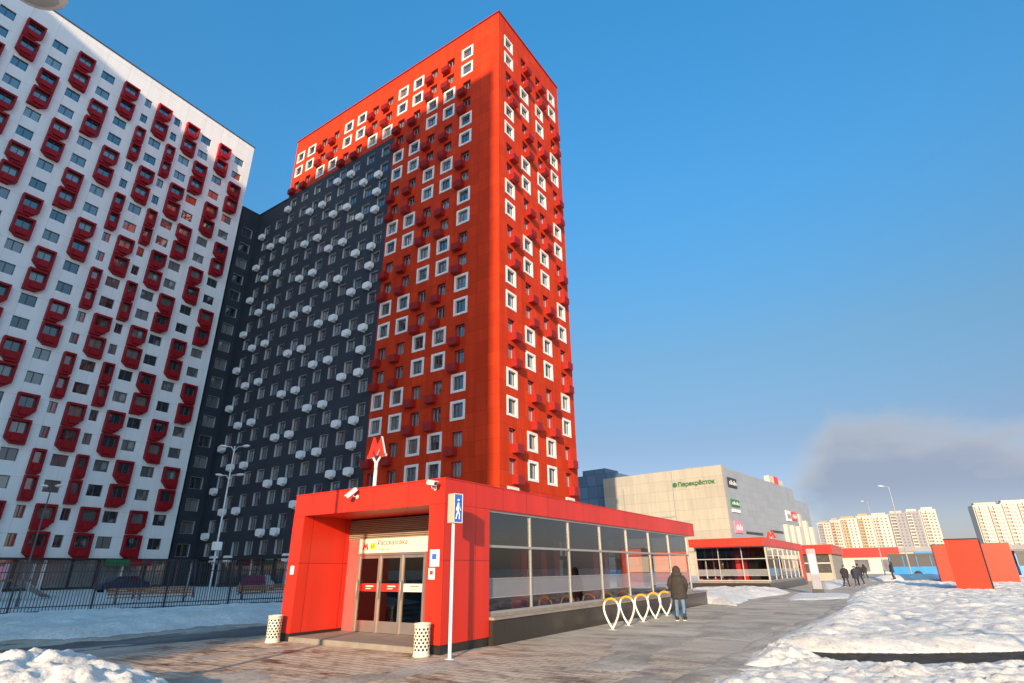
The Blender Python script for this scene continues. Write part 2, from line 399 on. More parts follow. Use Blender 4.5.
def snow_sheet(name, poly, res, hmax, edge, amp, freq, mat, seed=1, wob=.25, base=0.0, rim=0.0, clod=0.0, fine=0.0, mask=0.0, lab=None, cat=None, kind='structure'):
    P = np.array(poly); lo = P.min(0) - 1; hi = P.max(0) + 1
    nx = int((hi[0] - lo[0]) / res) + 1; ny = int((hi[1] - lo[1]) / res) + 1
    X, Y = np.meshgrid(np.linspace(lo[0], hi[0], nx), np.linspace(lo[1], hi[1], ny), indexing='ij')
    d = sdist(X, Y, poly); d = np.minimum(d, (fbm(X * freq, Y * freq * 2.2, 5, seed + 90) - mask) * 6) if mask else d
    d = d + wob * (fbm(X * freq * .7, Y * freq * .7, 4, seed + 50) - .47) * 2.2
    s = np.clip(d / edge, 0, 1); s = 1 - (1 - s) ** 2
    big = fbm(X * freq, Y * freq, 5, seed)
    H = s * (hmax * (.55 + .9 * (big - .1)) + amp * (fbm(X * freq * 4, Y * freq * 4, 4, seed + 9) - .47))
    if rim: H = H + rim * np.exp(-((d - edge * .9) / (edge * .7)) ** 2) * (.4 + 1.2 * fbm(X * freq * 1.7, Y * freq * 1.7, 3, seed + 3))
    if clod:
        c = np.clip((fbm(X * freq * 3, Y * freq * 3, 3, seed + 21) - .5) * 4, 0, 1)
        H = H + s * clod * np.sqrt(c)
    if fine: H = H + s * fine * (fbm(X * 3.2, Y * 3.2, 4, seed + 77) - .47) * 2
    H = np.where(d <= 0, -.03, np.maximum(H, .004)) + base
    keep = d > 0
    idx = np.arange(nx * ny).reshape(nx, ny)
    f = keep[:-1, :-1] | keep[1:, :-1] | keep[:-1, 1:] | keep[1:, 1:]
    q = np.stack([idx[:-1, :-1][f], idx[1:, :-1][f], idx[1:, 1:][f], idx[:-1, 1:][f]], 1)
    used = np.unique(q); mp = np.full(nx * ny, -1); mp[used] = np.arange(len(used)); q = mp[q]
    V = np.stack([X.ravel(), Y.ravel(), H.ravel()], 1)[used]
    me = bpy.data.meshes.new(name)
    me.vertices.add(len(V)); me.vertices.foreach_set('co', V.astype(np.float32).ravel())
    me.loops.add(q.size); me.loops.foreach_set('vertex_index', q.ravel().astype(np.int32))
    me.polygons.add(len(q)); me.polygons.foreach_set('loop_start', np.arange(0, q.size, 4, dtype=np.int32)); me.polygons.foreach_set('loop_total', np.full(len(q), 4, np.int32))
    me.update(calc_edges=True); me.validate()
    me.polygons.foreach_set('use_smooth', [True] * len(me.polygons))
    me.materials.append(mat)
    o = bpy.data.objects.new(name, me); link(o)
    tag(o, lab, cat, kind=kind)
    return o

# ------------------------------------------------------------------ repeated parts of a building
CAMP = Vector((0, 0, 1.7))
class Rep:
    """collects placements of one kind of part; the 95 nearest become parts of their own, the rest one mesh"""
    def __init__(s, name, mesh, mats, kids=(), limit=95):
        s.name = name; s.mb = mesh; s.me = mesh.mesh(name, mats); s.mats = mats
        s.kids = [(n, k, k.mesh(n, mt), mt) for n, k, mt in kids]; s.inst = []; s.limit = limit
    def at(s, Mx): s.inst.append(Mx)
    def emit(s, root):
        W = root_matrix(root)
        s.inst.sort(key=lambda m: ((W @ m).translation - CAMP).length)
        for m in s.inst[:s.limit]:
            o = put(s.name, s.me, root, m)
            for n, k, me, mt in s.kids: put(n, me, o)
        rest = s.inst[s.limit:]
        if rest:
            mb = MB(); mats = list(s.mats); 
            allm = [(s.mb, 0)]
            for n, k, me, mt in s.kids:
                allm.append((k, len(mats))); mats += list(mt)
            for m in rest:
                for k, off in allm:
                    b = len(mb.v); mb.v.extend([tuple(m @ Vector(p)) for p in k.v])
                    for i, f in enumerate(k.f):
                        if i in k.smooth: mb.smooth.add(len(mb.f))
                        mb.f.append(tuple(b + j for j in f)); mb.m.append(k.m[i] + off)
            o = mb.build(s.name, mats, root); tag(o, kind='stuff')

def root_matrix(o): return Matrix.Translation(o.location) @ Matrix.Rotation(o.rotation_euler.z, 4, 'Z')

def frame(origin, du, inward):
    m = Matrix.Identity(4)
    for i in range(3):
        m[i][0] = du[i]; m[i][1] = inward[i]; m[i][2] = (0, 0, 1)[i]; m[i][3] = origin[i]
    return m

def wall_grid(mb, T, u0, u1, z0, z1, cols, rows, mi=0, skip=None):
    us = [u0]; zs = [z0]
    for c, w in sorted(cols): us += [c - w / 2, c + w / 2]
    for c, h in sorted(rows): zs += [c - h / 2, c + h / 2]
    us.append(u1); zs.append(z1)
    for i in range(len(us) - 1):
        for j in range(len(zs) - 1):
            if i % 2 and j % 2 and not (skip and skip((us[i] + us[i + 1]) / 2, (zs[j] + zs[j + 1]) / 2)): continue
            mb.add([T @ Vector(p) for p in ((us[i], 0, zs[j]), (us[i + 1], 0, zs[j]), (us[i + 1], 0, zs[j + 1]), (us[i], 0, zs[j + 1]))], [(0, 1, 2, 3)], mi)

def ring(mb, w0, h0, w1, h1, y0, y1, mi):
    """rectangular ring, outer w0 x h0, inner w1 x h1, from y0 (front) to y1"""
    a, b, c, d = w0 / 2, h0 / 2, w1 / 2, h1 / 2
    mb.box(-a, a, y0, y1, d, b, mi); mb.box(-a, a, y0, y1, -b, -d, mi)
    mb.box(-a, -c, y0, y1, -d, d, mi); mb.box(c, a, y0, y1, -d, d, mi)

def win_mesh(w, h, depth=.28, surround=None, lintel=True):
    """slots: 0 reveal / surround, 1 sash frame"""
    mb = MB(); a, b = w / 2, h / 2
    if surround: ring(mb, surround[0], surround[1], w, h, -.06, depth, 0)
    else:
        ring(mb, w + .04, h + .04, w - .04, h - .04, .004, depth, 0)
        a -= .02; b -= .02
    ring(mb, 2 * a, 2 * b, 2 * a - .12, 2 * b - .12, depth - .08, depth - .01, 1)
    mb.box(a * -.12 - .045, a * -.12 + .045, depth - .085, depth - .012, -b + .06, b - .06, 1)
    return mb

def pane_mesh(w, h, depth=.28):
    return MB().quad((-w / 2, depth - .03, -h / 2), (w / 2, depth - .03, -h / 2), (w / 2, depth - .03, h / 2), (-w / 2, depth - .03, h / 2))

def shopfront(root, T, u0, u1, z1, n, matp, name='shopfront'):
    g = MB(); g.add([T @ Vector(p) for p in ((u0, -.03, .35), (u1, -.03, .35), (u1, -.03, z1), (u0, -.03, z1))], [(0, 1, 2, 3)], 0)
    g.box(u0, u1, -.06, 0, 0, .35, 1, T)
    for i in range(n + 1):
        u = u0 + (u1 - u0) * i / n
        g.box(u - .14, u + .14, -.16, -.032, 0, z1, 2 if i % 3 == 0 else 1, T)
    g.box(u0, u1, -.7, -.04, z1, z1 + .22, 1, T)
    return g.build(name, [M['glass_far'], M['black'], matp], root)

# ------------------------------------------------------------------ red tower
YAW = R(-.65)
red = empty('apartment_tower', (41.84, 29.05, 0), YAW)
tag(red, 'tall orange-red apartment tower with white framed windows standing behind the red pavilion', 'apartment tower', 'towers of the housing estate')
TL = frame((0, 0, 0), (0, -1, 0), (1, 0, 0)); TR = frame((0, 0, 0), (1, 0, 0), (0, 1, 0))
ZR = [65.75 - 2.9 * k for k in range(22)]
WW, WH = 1.38, 1.52
fw = Rep('framed_window', win_mesh(WW, WH, .26, (1.92, 2.02)), [M['white'], M['win_frame']], [('pane', pane_mesh(WW, WH, .26), [M['glass']])])
pw = Rep('plain_window', win_mesh(WW - .1, WH, .46), [M['red_trim'], M['sash_grey']], [('pane', pane_mesh(WW - .1, WH, .46), [M['glass']])])
bk = MB(); bk.box(-.56, .56, -.68, -.002, -.48, .40)
for i in range(6): bk.box(-.59, .59, -.72, -.003, -.42 + i * .14, -.35 + i * .14)
basket_r = Rep('condenser_basket', bk, [M['red_trim']])
w = MB()
LEFT = [5.15, 8.05, 11.05, 13.95, 16.95]; PH = [0, 1, 1, 0, 0]
UP = [18 + (y - 18) * 1.022 for y in (19.65, 22.65, 25.55, 28.45, 31.35, 34.25, 37.35, 40.15)]; PU = [1, 1, 0, 0, 1, 1, 0, 0]
YB = 18.15; YE = 42.3; ZB = 58.3; ZT = 69.75
wall_grid(w, TL, -YB, 0, 3.4, ZT, [(-y, WW - .1) for y in LEFT], [(z, WH) for z in ZR])
wall_grid(w, TL, -YE, -YB, ZB, ZT, [(-y, WW - .1) for y in UP], [(z, WH) for z in ZR[:3]])
RX = [2.16, 5.76, 9.51, 13.16]; PR = [0, 1, 1, 0]
wall_grid(w, TR, 0, 15.25, 3.4, ZT, [(x, WW - .1) for x in RX], [(z, WH) for z in ZR])
# other sides, ground storey, underside of the overhanging upper part, roof with parapet
w.quad((15.25, 0, 0), (15.25, YE, 0), (15.25, YE, ZT), (15.25, 0, ZT)); w.quad((15.25, YE, ZB), (0, YE, ZB), (0, YE, ZT), (15.25, YE, ZT))
w.quad((0, YB, 0), (15.25, YB, 0), (15.25, YB, ZB), (0, YB, ZB)); w.quad((0, YB, ZB), (15.25, YB, ZB), (15.25, YE, ZB), (0, YE, ZB))
w.quad((0, YB, 0), (0, 0, 0), (0, 0, 3.4), (0, YB, 3.4)); w.quad((0, 0, 0), (15.25, 0, 0), (15.25, 0, 3.4), (0, 0, 3.4))
w.build('wall', [M['tower_red']], red)
rf = MB(); rf.box(-.12, .32, -.12, YE + .12, ZT, ZT + .18); rf.box(14.93, 15.37, -.12, YE + .12, ZT, ZT + .18); rf.box(.32, 14.93, -.12, .32, ZT, ZT + .18); rf.box(.32, 14.93, YE - .32, YE + .12, ZT, ZT + .18)
rf.box(0.05, 15.2, .05, YE - .05, ZT - .9, ZT - .6); rf.box(4, 11, 14, 24, ZT - .6, ZT + .1)
rf.build('roof', [M['red_trim']], red)
for cols, ph, T, sg, off in ((LEFT, PH, TL, -1, -.52), (UP, PU, TL, -1, -.52), (RX, PR, TR, 1, .42)):
    for c, p in zip(cols, ph):
        for k, z in enumerate(ZR):
            if cols is UP and k > 2: break
            white = ((k // 2) % 2 == 0) == (p == 0)
            m = T @ Matrix.Translation((sg * c, 0, z))
            (fw if white else pw).at(m)
            if not white: basket_r.at(T @ Matrix.Translation((sg * c + off, 0, z - 1.18)))
for r_ in (fw, pw, basket_r): r_.emit(red)

# ------------------------------------------------------------------ dark block
dk0 = root_matrix(red) @ Vector((0, YB + .01, 0))
dark = empty('apartment_block', dk0, YAW)
tag(dark, 'dark charcoal apartment block with rounded white condenser baskets between the red and white towers', 'apartment block', 'towers of the housing estate')
DY = [y * 1.024 for y in (1.5, 4.45, 7.4, 10.3, 13.2, 16.1, 19.1, 22.0, 25.1, 28.1)]
DE = 32.0; DZ = 57.95
ZD = [65.3 - 2.9 * k for k in range(22)]
w = MB()
wall_grid(w, TL, -24.14, 0, 3.4, ZB - .03, [(-y, 1.5) for y in DY[:8]], [(z, 1.6) for z in ZD[3:]])
wall_grid(w, TL, -DE, -24.14, 3.4, DZ, [(-y, 1.5) for y in DY[8:]], [(z, 1.6) for z in ZD[4:]])
TS = frame((0, DE, 0), (1, 0, 0), (0, 1, 0))
wall_grid(w, TS, -3.05, 0, 3.4, DZ, [(-1.55, 1.7)], [(z, 1.6) for z in ZD[4:]])
w.quad((0, DE, 0), (0, 0, 0), (0, 0, 3.4), (0, DE, 3.4)); w.quad((-3.05, DE, 0), (0, DE, 0), (0, DE, 3.4), (-3.05, DE, 3.4))
w.quad((15.2, 0, 0), (15.2, DE, 0), (15.2, DE, DZ), (15.2, 0, DZ)); w.quad((-3.05, DE, 0), (-3.05, DE + 14, 0), (-3.05, DE + 14, DZ), (-3.05, DE, DZ))
w.build('wall', [M['tower_dark']], dark)
rf = MB(); rf.box(-.08, 15.2, 24.17, DE, DZ, DZ + .2); rf.box(-3.05, 15.2, DE, DE + 14, DZ, DZ + .2); rf.build('roof', [M['tower_dark']], dark)
dw = Rep('window', win_mesh(1.5, 1.6, .34), [M['pale'], M['win_frame']], [('pane', pane_mesh(1.5, 1.6, .34), [M['glass_far']])])
sw_ = Rep('stair_window', win_mesh(1.7, 1.6, .34), [M['pale'], M['win_frame']], [('pane', pane_mesh(1.7, 1.6, .34), [M['glass_far']])])
poly = []
for i in range(28):
    a = 2 * math.pi * i / 28; c_, s_ = math.cos(a), math.sin(a)
    poly.append((.60 * math.copysign(abs(c_) ** .45, c_), .42 * math.copysign(abs(s_) ** .55, s_)))
bk = MB(); bk.prism(poly, 1, -.62, -.10)
for zz_ in (-.24, 0, .24): bk.box(-.5, .5, -.640, -.62, zz_ - .035, zz_ + .035)
bk.box(-.10, .10, -.5, -.002, -.54, -.42); bk.box(-.4, .4, -.10, -.002, -.3, .3)
basket_w = Rep('condenser_basket', bk, [M['cream_basket']])
BS = {0: [4, 5, 6, 8, 9, 10, 12, 13, 14, 16, 17, 18, 20, 21], 1: range(4, 22, 2), 2: range(3, 22, 2), 3: range(3, 22, 2), 4: range(4, 22, 2), 5: range(4, 22, 2), 6: [], 7: range(3, 22, 2), 8: range(5, 22, 2), 9: range(4, 22, 2)}
for i, y in enumerate(DY):
    for k in range(3 if i < 8 else 4, 22):
        dw.at(TL @ Matrix.Translation((-y, 0, ZD[k])))
        if k in BS[i]: basket_w.at(TL @ Matrix.Translation((-y - .62, 0, ZD[k] - 1.22)))
for k in range(4, 22): sw_.at(TS @ Matrix.Translation((-1.55, 0, ZD[k])))
for r_ in (dw, sw_, basket_w): r_.emit(dark)
shopfront(dark, TL, -DE, 0, 3.1, 14, M['pale'])

# ------------------------------------------------------------------ white tower
wt = empty('apartment_tower', (38.72, 78.3, 0), R(3))
tag(wt, 'white apartment tower covered with dark red window bays at the far left', 'apartment tower', 'towers of the housing estate')
CU = []
t3 = math.tan(R(3))
for X in (36.7, 33.95, 31.05, 28.7, 26.5, 24.45, 22.3, 19.8, 16.95, 14.1, 11.25, 8.4, 5.6, 2.8, 0.0, -2.8):
    t = (78.3 - 38.72 * t3) / (78.3 - X * t3); CU.append((t * X - 38.72) / math.cos(R(3)))
ZW = [64.9 - 2.85 * k for k in range(22)]
NAR = {4, 6}
w = MB(); TW = frame((0, 0, 0), (1, 0, 0), (0, 1, 0))
wall_grid(w, TW, -44.5, 0, 3.5, 69.35, [(u, .9 if i in NAR else 1.6) for i, u in enumerate(CU)], [(z, 1.36) for z in ZW])
w.quad((-44.5, 0, 0), (0, 0, 0), (0, 0, 3.5), (-44.5, 0, 3.5)); w.quad((-44.5, 16, 0), (-44.5, 0, 0), (-44.5, 0, 69.35), (-44.5, 16, 69.35)); w.quad((0, 0, 0), (0, 16, 0), (0, 16, 69.35), (0, 0, 69.35))
w.build('wall', [M['tower_white']], wt)
rf = MB(); rf.box(-44.6, .1, -.1, .3, 69.35, 69.5); rf.box(-44.5, 0, .3, 16, 68.9, 69.1); rf.build('roof', [M['win_frame']], wt)
def bay_mesh(hw, kind):
    """dark red box bay round one window, 0.38 m proud, its lower corner cut away"""
    mb = MB(); P = -.55; gw = (hw - .20 if hw > .8 else hw - .16); t, b = .92, -1.80; gz0, gz1 = -.62, .66
    if kind == 'ur': low = [(-hw, b), (.18 * hw, b), (hw, -.95), (hw, gz0), (-hw, gz0)]
    elif kind == 'll': low = [(-.30 * hw, b), (hw, b), (hw, gz0), (-hw, gz0), (-hw, -1.25)]
    elif kind == 'ul': low = [(-.18 * hw, b), (hw, b), (hw, gz0), (-hw, gz0), (-hw, -.95)]
    elif kind == 'lr': low = [(-hw, b), (.30 * hw, b), (hw, -1.25), (hw, gz0), (-hw, gz0)]
    else: low = [(-hw, b), (.7 * hw, b), (hw, -1.6), (hw, gz0), (-hw, gz0)]
    mb.prism(low, 1, P, -.003)
    mb.box(-hw, hw, P, -.003, gz1, t); mb.box(-hw, -gw, P, -.003, gz0, gz1); mb.box(gw, hw, P, -.003, gz0, gz1)
    mb.box(-.55 * hw, .55 * hw, P - .20, P, -1.50, -.85)
    f = MB()
    a = gw; f.box(-a, a, -.08, -.03, gz1 - .07, gz1 - .004); f.box(-a, a, -.08, -.03, gz0 + .004, gz0 + .07); f.box(-a, -a + .14, -.08, -.03, gz0 + .07, gz1 - .07); f.box(a - .14, a, -.08, -.03, gz0 + .07, gz1 - .07)
    if hw > .8: f.box(-.04, .04, -.08, -.03, gz0 + .06, gz1 - .06)
    g = MB().quad((-a, -.04, gz0), (a, -.04, gz0), (a, -.04, gz1), (-a, -.04, gz1))
    return mb, [('sash', f, [M['win_frame']]), ('pane', g, [M['glass']])]
BAY = {}
for hw, kinds in ((.97, ('ur', 'll', 'ul', 'lr')), (.60, ('n',))):
    for kd in kinds:
        mb, kids = bay_mesh(hw, kd); BAY[kd] = Rep('window_bay', mb, [M['bay_red']], kids, 20 if kd != 'n' else 15)
ww = Rep('window', win_mesh(1.6, 1.36, .22), [M['white'], M['win_frame']], [('pane', pane_mesh(1.6, 1.36, .22), [M['glass']])], 75)
wn = Rep('window', win_mesh(.9, 1.36, .22), [M['white'], M['win_frame']], [('pane', pane_mesh(.9, 1.36, .22), [M['glass']])], 20)
for i, u in enumerate(CU):
    for k, z in enumerate(ZW):
        bay = (k % 4 in (2, 3)) if i % 2 == 0 else (k % 4 in (0, 1))
        m = TW @ Matrix.Translation((u, 0, z))
        if not bay: (wn if i in NAR else ww).at(m)
        else:
            up = k % 2 == 0
            kd = 'n' if i in NAR else (('ul' if up else 'lr') if i % 2 == 0 else ('ur' if up else 'll'))
            BAY[kd].at(m)
for r_ in list(BAY.values()) + [ww, wn]: r_.emit(wt)
shopfront(wt, TW, -44.5, 0, 3.1, 17, M['white'])
for u, mt in ((-6.2, 'green'), (-3.6, 'bay_red'), (-21, 'bay_red')):
    b_ = MB(); b_.box(u - 1.3, u + 1.3, -.85, -.72, 2.5, 3.2, 0, TW); b_.build('shop_board', [M[mt]], wt)

# ------------------------------------------------------------------ the block opposite, whose shadow falls over the towers and the yard
op = empty('apartment_block', (-90, -18.06, 0))
tag(op, 'tall pale slab block across the street, throwing its long shadow over the towers', 'apartment block', 'towers of the housing estate')
w = MB(); w.box(-14, 0, 0, 78, 0, 95.0); w.build('wall', [M['far_beige']], op)
w = MB(); w.box(-12, .4, -3.3, 0, 0, 32); w.build('annex', [M['far_white']], op)
w = MB()
for z in range(30):
    w.box(0, .02, 1.5, 76, 3 + z * 3, 4.5 + z * 3)
w.build('window_band', [M['far_win']], op)
# ------------------------------------------------------------------ lettering
def text(name, body, size, mtx, mt, parent, ext=.003, align='LEFT'):
    cu = bpy.data.curves.new(name, 'FONT'); cu.body = body; cu.size = size; cu.extrude = ext; cu.align_x = align; cu.resolution_u = 3
    cu.materials.append(mt)
    tmp = link(bpy.data.objects.new(name, cu))
    bpy.context.view_layer.update()
    me = bpy.data.meshes.new_from_object(tmp.evaluated_get(bpy.context.evaluated_depsgraph_get()))
    bpy.data.objects.remove(tmp); bpy.data.curves.remove(cu)
    o = bpy.data.objects.new(name, me); o.parent = parent; o.matrix_local = mtx
    return link(o)
def face_mx(p, right, normal):
    r = Vector(right); n = Vector(normal); u = n.cross(r)
    m = Matrix.Identity(4)
    for i in range(3): m[i][0] = r[i]; m[i][1] = u[i]; m[i][2] = n[i]; m[i][3] = p[i]
    return m
MPOLY = [(-.5, 0), (-.17, 0), (-.17, .1), (-.23, .1), (-.165, .36), (0, .07), (.165, .36), (.23, .1), (.17, .1), (.17, 0), (.5, 0), (.5, .1), (.45, .1), (.21, .8), (0, .37), (-.21, .8), (-.45, .1), (-.5, .1)]

# ------------------------------------------------------------------ metro pavilion
def make_pavilion():
    r = empty('metro_pavilion', (10.32, 8.72, 0))
    tag(r, 'nearest red metro pavilion with three doors, cream station sign and long glass side', 'metro pavilion', 'red metro pavilions')
    L, W, H, F = 19.58, 5.6, 3.74, 3.14
    m = MB(); m.box(0, L, 0, W, F, H - .03); m.box(-.015, L + .015, -.015, W + .015, H - .03, H); m.build('roof', [M['pav_red']], r, .006)
    for nm, y0, y1 in (('pier', 0, .48), ('pylon', 5.13, W)):
        p = MB().box(0, 1.78, y0, y1, .20, F - .004).build(nm, [M['pav_red']], r)
        MB().box(.02, 1.76, y0 + .02, y1 - .02, 0, .20).build('kick_base', [M['black']], p)
    m = MB(); m.box(-.04, 1.9, .5, 5.11, 0, .13); m.build('step', [M['concrete']], r, .01)
    # entrance wall at the back of the recess
    X = 1.70
    m = MB(); m.box(X + .03, X + .10, .48, 5.13, 2.56, F - .004, 1)
    for i in range(11): m.prism([(X + .03, 2.575 + i * .05), (X - .03, 2.56 + i * .05), (X - .03, 2.575 + i * .05), (X + .03, 2.605 + i * .05)], 1, .482, 5.128, 0)
    m.build('louver', [M['louver'], M['dark']], r)
    m = MB(); m.box(X, X + .08, 4.63, 5.128, .131, 2.555); m.build('side_panel', [paint('pinkish_steel_panel', (.42, .14, .12), .3, metal=.3)], r)
    m = MB(); m.box(X, X + .08, .482, 2.02, .131, 2.555); m.build('side_panel', [M['pav_red_plain']], r)
    sb = MB().box(X - .07, X - .002, 1.75, 4.60, 2.16, 2.55).build('sign_board', [M['sign_cream']], r, .006)
    fx = X - .072
    mk = MB(); mk.prism([(4.33 - .25 * a, 2.26 + .25 * b) for a, b in MPOLY], 0, fx - .006, fx); mk.build('metro_emblem', [M['mred']], sb)
    mk = MB(); mk.box(fx - .004, fx, 3.93, 4.13, 2.26, 2.44); mk.build('line_emblem', [M['yellow']], sb)
    text('lettering', '8А', .14, face_mx((fx - .005, 4.115, 2.30), (0, -1, 0), (-1, 0, 0)), M['ink'], sb, .001)
    text('lettering', 'Рассказовка', .19, face_mx((fx - .003, 3.84, 2.37), (0, -1, 0), (-1, 0, 0)), M['ink'], sb, .001)
    text('lettering', 'Rasskazovka', .10, face_mx((fx - .003, 3.84, 2.23), (0, -1, 0), (-1, 0, 0)), M['ink_grey'], sb, .001)
    MB().box(X - .03, X + .05, 2.02, 4.63, 2.10, 2.158).build('door_header', [M['steel_warm']], r)
    for i in range(3):
        y1 = 4.58 - i * .855; y0 = y1 - .83
        d = MB(); d.box(X - .02, X + .04, y0, y0 + .07, .14, 2.09); d.box(X - .02, X + .04, y1 - .07, y1, .14, 2.09); d.box(X - .02, X + .04, y0 + .07, y1 - .07, 2.02, 2.09); d.box(X - .02, X + .04, y0 + .07, y1 - .07, .14, .42)
        d = d.build('door', [M['steel_warm']], r)
        MB().box(X + .0, X + .012, y0 + .071, y1 - .071, .421, 2.019).build('glass', [M['door_glass']], d)
        bcol = M['sign_cream'] if i == 2 else M['mred']
        s = MB(); s.box(X - .012, X - .004, y0 + .08, y1 - .08, 1.16, 1.36, 0)
        s.box(X - .016, X - .0125, y0 + .20, y1 - .32, 1.275, 1.31, 1); s.box(X - .016, X - .0125, y0 + .30, y1 - .32, 1.22, 1.24, 1)
        s.build('door_sticker', [bcol, M['ink_grey'] if i == 2 else M['white']], d)
        h = MB(); h.tube([(X - .02, y1 - .035, .95), (X - .09, y1 - .035, .98), (X - .09, y1 - .035, 1.42), (X - .02, y1 - .035, 1.45)], .016, 8); h.build('handle', [M['alu']], d)
    for i in range(4):
        y = 4.605 - i * .855
        MB().box(X - .05, X + .05, y - .038, y + .013, .131, 2.10).build('door_post', [M['steel_warm']], r)
    # notices on pier and pylon
    for y, z, s_, c in ((.26, 1.95, .15, 'blue'), (.33, 1.62, .10, 'mred')):
        n = MB(); n.box(-.008, -.001, y - s_, y + s_ * .9, z - s_ * 1.2, z + s_ * 1.2, 0); n.lathe([(0, 0)], 3)
        n.box(-.012, -.0085, y - s_ * .45, y + s_ * .45, z - s_ * .2, z + s_ * .6, 1)
        n.build('notice', [M['offwhite'], M[c]], r)
    n = MB(); n.box(-.03, -.001, 5.28, 5.42, 1.62, 1.84); n.build('call_button', [M['offwhite']], r, .006)
    # glazed long sides and gable
    MX = [1.80, 3.90, 6.22, 8.56, 10.92, 13.30, 15.75, 18.47]
    def glazing(T, xs):
        a0, a1, n = xs[0], xs[-1], len(xs) - 1
        m = MB(); m.box(a0, a1, .05, .30, .62, .685, 0, T); m.box(a0, a1, .06, .17, .685, .74, 1, T); m.box(a0, a1, .07, .16, 2.215, 2.275, 1, T); m.box(a0, a1, .06, .17, F - .06, F - .004, 1, T)
        m.build('transom', [M['concrete'], M['alu']], r)
        for i in range(n + 1):
            a = xs[i]; h = .028
            a = min(max(a, a0 + h), a1 - h)
            MB().box(a - h, a + h, .075, .17, .686, F - .006, 0, T).build('mullion', [M['alu']], r)
        for i in range(n):
            b0 = xs[i] + (.057 if i == 0 else .029); b1 = xs[i + 1] - (.057 if i == n - 1 else .029)
            g = MB()
            def q(z0, z1, mi): g.add([T @ Vector(p) for p in ((b0, .115, z0), (b1, .115, z0), (b1, .115, z1), (b0, .115, z1))], [(0, 1, 2, 3)], mi)
            q(2.276, F - .06, 1); q(1.48, 2.214, 0); q(1.04, 1.48, 2); q(.742, 1.04, 0)
            g.build('glass_bay', [M['pane'], M['pane_top'], M['pane_band']], r)
            s = MB(); s.box(b0, b1, .10, .13, 1.47, 1.49, 0, T); s.box(b0, b1, .10, .13, 1.03, 1.05, 0, T); s.build('glazing_bar', [M['alu']], r)
    TA = frame((0, 0, 0), (1, 0, 0), (0, 1, 0)); TB = frame((0, W, 0), (-1, 0, 0), (0, -1, 0)); TG = frame((18.55, 0, 0), (0, 1, 0), (-1, 0, 0))
    glazing(TA, MX); glazing(TB, [-x for x in MX[::-1]]); glazing(TG, [.14 + (W - .28) * i / 3 for i in range(4)])
    p = MB(); p.box(1.80, 20.05, -.10, .12, 0, .56); p.box(1.80, 20.05, W - .12, W + .10, 0, .56); p.box(18.42, 20.05, .12, W - .12, 0, .56)
    p.build('plinth', [M['granite']], r)
    p = MB(); p.box(1.79, 20.09, -.15, .12, .561, .62); p.box(1.79, 20.09, W - .12, W + .15, .561, .62); p.box(18.40, 20.09, .121, W - .121, .561, .619)
    p.build('coping', [M['concrete']], r)
    # hall inside
    MB().box(1.79, 18.4, .13, W - .13, .02, .12).build('hall_floor', [M['concrete']], r)
    i_ = MB(); i_.box(3.4, 7.0, 2.2, 4.4, .121, 2.35); i_.box(12.6, 15.0, 3.4, 4.9, .121, 2.2); i_.build('stair_enclosure', [M['dark']], r)
    for x in (4.6, 8.4, 10.3, 12.2, 14.9, 17.0): MB().box(x, x + .38, 2.9, 3.3, .121, F - .005).build('hall_column', [M['pav_red_plain']], r)
    for x, y0, y1, z1 in ((3.9, .40, .75, F - .005), (5.6, .75, 1.15, F - .005), (7.9, 1.6, 2.3, 2.7), (9.4, .8, 1.3, F - .005), (11.4, 1.7, 2.7, 2.5)): MB().box(x, x + .3, y0, y1, .121, z1).build('hall_column', [M['pav_red_plain']], r)
    for x0, x1, y in ((2.0, 3.2, 4.3), (7.6, 9.6, 4.6), (10.6, 12.0, 4.7)): MB().box(x0, x1, y, y + .15, .121, 2.75).build('partition', [M['pav_red_plain']], r)
    for x in np.arange(2.1, 17.5, 1.15): MB().box(x, x + .95, 1.2, 1.55, .121, .62 + .25 * random.random()).build('hall_bench', [M['pav_red_plain']], r)
    for x, z, w_ in ((6.3, 1.3, .6), (9.0, 1.6, .25), (11.0, 1.6, .8), (3.3, 1.4, .5)): MB().box(x, x + w_, 2.0, 2.1, z - .4, z + .4).build('ticket_machine', [M['sign_cream']], r)
    return r
pav = make_pavilion()
p2 = copy_tree(pav); p2.name = 'metro_pavilion.001'; p2.location = (47.2 + 20.05 - .5, 8.72 + 5.6, 0); p2.rotation_euler = (0, 0, math.pi)
tag(p2, 'second red metro pavilion, its glazed gable end facing the person in the parka')
# a third pavilion further down the walk, cut to what shows of it
r3 = empty('metro_pavilion', (80, 7.2, 0))
tag(r3, 'small far red kiosk pavilion with dark windows just past the white stele', 'metro pavilion', 'red metro pavilions')
MB().box(0, 14, 0, 5.2, 3.0, 4.05).build('roof', [M['pav_red_plain']], r3)
w = MB(); w.box(.3, 14, .2, 5.0, 0, .9); w.box(.3, 14, .2, .5, .9, 3.0); w.box(.3, 14, 4.7, 5, .9, 3.0); w.build('wall', [M['beige']], r3)
w = MB(); w.box(.42, .5, .5, 4.7, .9, 3.0); w.build('window', [M['glass_far']], r3)
w = MB(); w.box(.32, .42, 2.5, 2.6, .9, 3.0); w.box(.32, .42, .5, 4.7, 1.9, 2.05); w.build('mullion', [M['alu']], r3)
r4 = empty('shop_kiosk', (150, 8, 0))
tag(r4, 'distant low shop with a broken red fascia in front of the beige flats', 'shop')
MB().box(0, 8, -7, 9, 3.3, 5.2).build('roof', [M['pav_red_plain']], r4); MB().box(.4, 8, -6.8, 8.8, 0, 3.3).build('wall', [M['far_white']], r4)
for y in (-6, -1, 4.5): MB().box(.3, .398, y, y + 2.6, .4, 2.8).build('window', [M['far_win']], r4)

